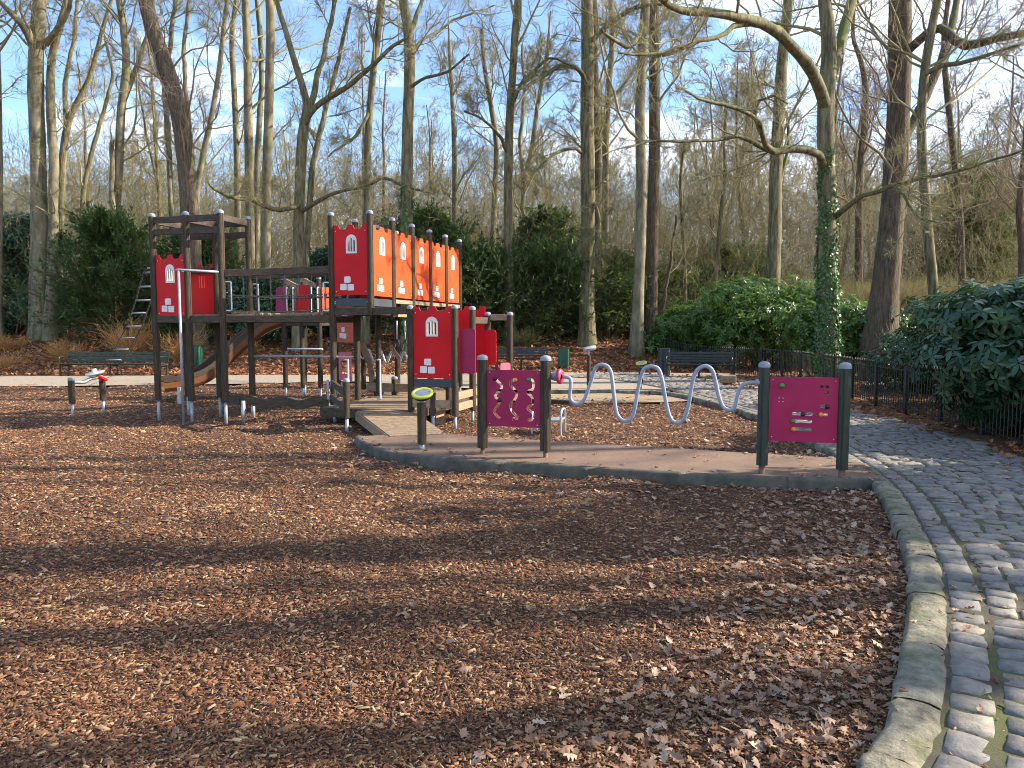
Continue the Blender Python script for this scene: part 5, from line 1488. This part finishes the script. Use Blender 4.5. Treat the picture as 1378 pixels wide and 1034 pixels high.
def bush(name, label, cat, c, w, d, h, n, size, material, seed, kind='long', k=16, group=None, spread=.7, lobes=None, whorl=0, stem=True, zmin=.02):
    g = np.random.default_rng(seed)
    c = np.array([c[0], c[1], tz(c[0], c[1]) if len(c) < 3 else c[2]])
    t = thing(name, tuple(c), label, cat, group)
    lo = lobes or lobes_for(c, w, d, h, k, g)
    if whorl:
        p, nn = foliage(lo, n // whorl, g)
        p = np.repeat(p, whorl, 0); nn = np.repeat(nn, whorl, 0)
        a = np.tile(np.arange(whorl) * 2 * np.pi / whorl, n // whorl) + np.repeat(g.uniform(0, 6.3, n // whorl), whorl)
        z = unit(nn + np.array([0, 0, .5]) + np.repeat(g.normal(0, .35, (n // whorl, 3)), whorl, 0))
        ref = unit(np.cross(z, np.array([.31, .17, .93]))); r2 = np.cross(z, ref)
        x = ref * np.cos(a)[:, None] + r2 * np.sin(a)[:, None]
        tip = unit(x - z * g.uniform(.0, .55, (len(p), 1)))
        up_ = unit(z - tip * (z * tip).sum(-1, keepdims=True)); y = np.cross(up_, tip)
        rot = np.stack([tip, y, up_], -1)
        s = size * g.uniform(.75, 1.2, len(p))
        p = p + tip * (s * .55)[:, None]
    else:
        p, nn = foliage(lo, n, g)
        rot = orient(nn, g, spread, .4)
        s = size * g.uniform(.6, 1.3, len(p))
    ok = p[:, 2] > terrain(p[:, 0], p[:, 1]) + zmin
    p, rot, s = p[ok], rot[ok], s[ok]
    b, f = leaf_shape(kind)
    stamp(b, f, p, rot, np.stack([s, s, s], -1), 'foliage', material, t)
    if stem:
        m = 14
        q = np.repeat(c[None], m, 0) + np.stack([g.normal(0, w * .10, m), g.normal(0, d * .10, m), np.full(m, -.1)], -1)
        e = np.stack([g.normal(0, .45 * w / h, m), g.normal(0, .45 * d / h, m), np.ones(m)], -1)
        A, B = grow(q, e, np.full(m, h * .8), np.full(m, .012 * h + .008), np.full(m, .008), 6, .1, .02, g)
        P = Poly(); P.add(A, B, 6)
        v, f = P.mesh(); np_mesh('stem', v, f, 'bark_brown', t, smooth=True)
    return t
def frond_bush(name, label, cat, xy, w, d, h, nb, material, seed, leaf=.12, rise=(.1, .7), droop=.0):
    g = np.random.default_rng(seed)
    c = np.array([xy[0], xy[1], tz(*xy)])
    t = thing(name, tuple(c), label, cat)
    u = g.uniform(.02, .97, nb); a = g.uniform(0, 2 * np.pi, nb)
    p = np.stack([c[0] + np.cos(a) * w * .10 * (1 - u), c[1] + np.sin(a) * d * .10 * (1 - u), c[2] + u * h * .92], -1)
    L = (.52 * w * (1 - u) ** .62 * g.uniform(.3, 1.35, nb) + .25)
    dr = np.stack([np.cos(a), np.sin(a) * d / w, g.uniform(*rise, nb) + u * .6], -1)
    P = Poly()
    sx, sy = g.normal(0, .03, 2)
    st = np.stack([np.array([c[0], c[1], c[2] - .1]) + np.array([sx, sy, h * .98]) * k / 8 for k in range(9)])
    P.add(st[None], np.linspace(.03 + .012 * h, .012, 9)[None], 7)
    A, B = grow(p, dr, L, .006 + .008 * L, np.full(nb, .005), 6, .11, .02 - droop, g); P.add(A, B, 4)
    q, e, r, _ = spawn(A, B, 11, .12, (.35, .95), g)
    A2, B2 = grow(q, e, np.repeat(L, 11) * g.uniform(.18, .45, len(q)), np.full(len(q), .005), np.full(len(q), .003), 4, .14, -droop, g); P.add(A2, B2, 3)
    v, f = P.mesh(); np_mesh('stem', v, f, 'bark_brown', t, smooth=True)
    m = 15
    q, e, r, _ = spawn(A2, B2, m, .0, (.25, .8), g)
    ok = q[:, 2] > terrain(q[:, 0], q[:, 1]) + .03
    q, e = q[ok], e[ok]
    z = g.normal(0, .5, e.shape); z[:, 2] += 1; z = unit(z - e * (z * e).sum(-1, keepdims=True)); y = np.cross(z, e)
    s = leaf * g.uniform(.6, 1.3, len(q))
    b, f = leaf_shape('spray')
    b = b + np.array([.5, 0, 0])
    stamp(b, f, q, np.stack([e, y, z], -1), np.stack([s * 1.5, s * .8, s], -1), 'foliage', material, t)
    return t
# rhododendron hedge behind the railing (three shrubs grown together) and the dark laurels at the right
bush('rhododendron', 'sunlit rhododendron behind the railing, its left end beside the dark bin', 'shrub', (7.5, 29.2), 4.4, 3.2, 2.8, 18000, .17, 'rhodo', 1, whorl=6, group='rhododendrons behind the railing')
bush('rhododendron', 'tallest rhododendron behind the railing, just left of the ivy-clad trunk', 'shrub', (9.5, 27.0), 5.8, 3.6, 3.6, 22000, .17, 'rhodo', 2, whorl=6, group='rhododendrons behind the railing')
bush('rhododendron', 'rhododendron low on the right side of the ivy-clad trunk', 'shrub', (10.2, 22.8), 3.8, 2.8, 2.7, 14000, .16, 'rhodo', 3, whorl=6, group='rhododendrons behind the railing')
bush('laurel', 'dark glossy laurel nearest the camera, overhanging the railing at the right edge', 'shrub', (8.0, 10.1, .05), 3.9, 4.2, 2.3, 26000, .17, 'laurel', 4, whorl=6, k=20, group='dark laurels at the right')
bush('laurel', 'tall dark laurel at the right edge behind the nearest one', 'shrub', (10.3, 13.6, .05), 5.0, 4.2, 2.45, 26000, .18, 'laurel', 5, whorl=6, k=20, group='dark laurels at the right')
bush('laurel', 'lower laurel at the left of the dark group, by the thick dark trunk', 'shrub', (10.6, 17.4, .1), 3.8, 3.6, 1.6, 16000, .16, 'laurel', 6, whorl=6, group='dark laurels at the right')
bush('laurel', 'laurel beside the near path, right of the nearest one', 'shrub', (8.2, 5.9, .05), 3.2, 3.6, 2.6, 12000, .17, 'laurel', 7, whorl=6, k=18, group='dark laurels at the right')
bush('shade_holly', 'unseen dense holly right of the path, added to shade the bark', 'tree', (9.6, 7.1, .05), 3.2, 2.6, 6.0, 10000, .16, 'laurel', 8, kind='oval', k=26)  # out of view, added and sized to throw shade below the platform
# evergreen shrubs and yews in the wood
EV = [('holly_bush', 'broad green holly at the left edge of the photo', -21.4, 33, 6, 4, 5.0, 14000, .20, 'laurel', 'oval', 0),
      ('yew', 'big dark yew left of the castle in front of a pale forked trunk', -16.3, 30.5, 4.6, 3.4, 5.2, 22000, .22, 'yew', 'spray', 0),
      ('yew', 'smaller dark yew directly behind the left tower of the castle', -13.0, 31.0, 4.4, 3.2, 4.4, 14000, .22, 'yew', 'spray', 0),
      ('holly_bush', 'low green bush behind the slide', -10.3, 30.0, 4.0, 3, 2.5, 8000, .16, 'laurel', 'oval', 0),
      ('evergreen_shrub', 'dark green shrub behind the rope bridge', -7.6, 31.5, 4.6, 3.2, 3.4, 12000, .2, 'laurel', 'oval', 0),
      ('fir', 'drooping blue-green conifer over the right end of the long red tower', -3.6, 32, 5.4, 4, 5.3, 20000, .24, 'yew', 'spray', 0),
      ('evergreen_shrub', 'dark green shrub under the drooping conifer right of the castle', -1.4, 30.5, 5.0, 3.4, 3.6, 16000, .2, 'yew', 'spray', 0),
      ('conifer', 'tall feathery olive-green conifer left of the large sprouting trunk', 1.5, 33.5, 4.8, 3.6, 5.6, 20000, .26, 'evergreen', 'spray', 0),
      ('evergreen_shrub', 'broad dark shrub below the feathery conifer, left of the sprouting trunk', 1.7, 31.0, 5.0, 3.0, 3.4, 16000, .2, 'yew', 'spray', 0),
      ('evergreen_shrub', 'dark shrub between the sprouting trunk and the pale and dark pair', 4.4, 33, 4.2, 3.0, 3.6, 12000, .2, 'evergreen', 'spray', 0),
      ('evergreen_shrub', 'green shrub just right of the dark trunk of the pair', 7.4, 35, 5, 3.2, 3.2, 10000, .2, 'evergreen', 'spray', 0),
      ('holly_bush', 'green bush at the left edge in front of the grey cut-off trunk', -25.5, 35, 4, 3.5, 4.4, 8000, .2, 'evergreen', 'oval', 0),
      ('evergreen_shrub', 'olive shrub far back left of the grey trunk behind the rhododendrons', 10.8, 38, 6, 3.5, 4.2, 10000, .24, 'evergreen', 'spray', 0),
      ('evergreen_shrub', 'tall thin evergreen at the far right above the dry grass', 24.5, 40, 5, 4, 8.5, 9000, .30, 'evergreen', 'spray', 0)]
for i, (nm, lab, x, y, w, d, h, n, s, m_, kd, _) in enumerate(EV):
    ct = 'shrub' if 'shrub' in nm or 'bush' in nm else 'conifer'
    if kd == 'spray':
        frond_bush(nm, lab, ct, (x, y), w * 1.15, d * 1.15, h * 1.02, int(19 * w * h ** .5), m_, 40 + i, leaf=.125 if s < .3 else .16, droop=.06 if nm in ('fir', 'conifer') else .0)
    else:
        g_ = np.random.default_rng(300 + i)
        bush(nm, lab, ct, (x, y), w, d, h, int(n * 1.9), s * .62, m_, 40 + i, kind=kd, spread=1.0, lobes=ragged_lobes(np.array([x, y, tz(x, y)]), w * 1.15, d * 1.15, h * 1.05, 46, g_))
# ivy round the mossy tree
def ivy(label, Y, px, n, seed, size=.085):
    g = np.random.default_rng(seed)
    pts, r = traced(px, Y)
    P, Rr = resample(pts, r, .1)
    t_ = g.uniform(0, 1, n) ** 1.5 * (len(P) - 1.01); i = t_.astype(int); f = (t_ - i)[:, None]
    c = P[i] * (1 - f) + P[i + 1] * f; rr = Rr[i]
    a = g.uniform(0, 2 * np.pi, n)
    nn = np.stack([np.cos(a), np.sin(a), np.full(n, .15)], -1)
    p = c + nn * (rr + np.abs(g.normal(.015, .035, n)))[:, None]
    s = size * g.uniform(.6, 1.3, n)
    hz = P[i][:, 2]
    keep = (np.sin(3 * a + hz * 2.1) + np.sin(hz * 5.3 - 2 * a) + g.normal(0, .7, n)) > -1.7 + 2.4 * (t_ / len(P)) ** 1.5
    p, nn, s = p[keep], nn[keep], s[keep]
    b, f = leaf_shape('oval')
    o = stamp(b, f, p, orient(nn, g, .45, .6), np.stack([s, s, s], -1), 'ivy', 'ivy')
    return tag(o, label, 'ivy')
ivy('glossy ivy climbing the lower trunk of the mossy arching tree', 18.6, [(1113, 505, 31), (1113, 440, 30), (1113, 350, 26), (1113, 290, 24), (1112, 240, 22), (1111, 205, 21)], 9500, 61, .07)
ivy('dark ivy on the foot of the stout trunk above the long red tower', 28.5, [(549, 452, 22), (548, 380, 20), (547, 300, 19), (548, 250, 18)], 3500, 62, .11)
# dry grass bank at the right, orange dogwood on the left, brown bracken in the middle
def blades(name, n, xr, yr, h, material, seed, w=.012, zf=None, kind='stuff', spread=.25):
    g = np.random.default_rng(seed)
    x = g.uniform(*xr, n); y = g.uniform(*yr, n)
    z = terrain(x, y) if zf is None else zf(x, y)
    d = np.stack([g.normal(0, spread, n), g.normal(0, spread, n), np.ones(n)], -1)
    hh = h * g.uniform(.6, 1.15, n) * (0.88 + .12 * np.sin(x * 1.3) * np.sin(x * .45 + y))
    A, B = grow(np.stack([x, y, z], -1), d, hh, np.full(n, w), np.full(n, w * .3), 3, .14, 0, g)
    P = Poly(); P.add(A, B, 3); v, f = P.mesh()
    return tag(np_mesh(name, v, f, material, smooth=True), kind=kind)
blades('dry_grass', 60000, (8.5, 34), (32.5, 40), 2.5, 'dry_grass', 71, .011)
def shrub_stems(label, x, y, w, h, n, material, seed, group, name='dogwood', cat='shrub'):
    g = np.random.default_rng(seed)
    c = np.array([x, y, tz(x, y) - .05])
    t = thing(name, tuple(c), label, cat, group)
    p = np.repeat(c[None], n, 0) + np.stack([g.normal(0, w * .035, n), g.normal(0, w * .03, n), np.full(n, -.05)], -1)
    d = np.stack([g.normal(0, .30 * w / h, n), g.normal(0, .25 * w / h, n), np.ones(n)], -1)
    hh = h * g.uniform(.55, 1.1, n)
    P = Poly(); A, B = grow(p, d, hh * np.sqrt(1 + d[:, 0] ** 2 * .5), np.full(n, .009), np.full(n, .004), 5, .12, .05, g); P.add(A, B, 3)
    q, e, r, _ = spawn(A, B, 4, .3, (.3, .8), g)
    A2, B2 = grow(q, e, np.repeat(hh, 4) * .35, np.full(len(q), .006), np.full(len(q), .003), 2, .15, 0, g); P.add(A2, B2, 3)
    v, f = P.mesh(); np_mesh('stem', v, f, material, t, smooth=True)
    return t
DW = [('fiery orange dogwood behind the left half of the long green bench', -14.4, 28.0, 3.0, 1.5), ('yellowish dogwood at the left edge of the photo by the gravel path', -18.2, 26.6, 3.2, .75), ('orange dogwood just right of the triple beech', -16.6, 27.6, 2.6, .9),
      ('orange dogwood behind the right end of the long green bench', -12.3, 27.6, 2.8, 1.2), ('small rusty dogwood right behind the foot of the left tower', -10.4, 28.4, 2.2, .8), ('low yellow dogwood further back beside the yew', -19.8, 29.0, 2.8, .7)]
for i, (lab, x, y, w, h) in enumerate(DW):
    shrub_stems(lab, x, y, w, h * .9, 120, 'dogwood', 80 + i, 'orange dogwoods at the left')
for i, (lab, x, y, w, h) in enumerate([('dry brown bracken behind the middle bench', .4, 29.8, 2.6, .75), ('tuft of dry stalks left of the middle bench', -1.7, 29.4, 1.8, .7), ('pale bare twiggy shrub right of the thick dark trunk', 10.9, 19.6, 1.8, 1.6)]):
    shrub_stems(lab, x, y, w, h, 260, 'dry_grass', 90 + i, None, 'bracken' if i < 2 else 'twiggy_shrub')
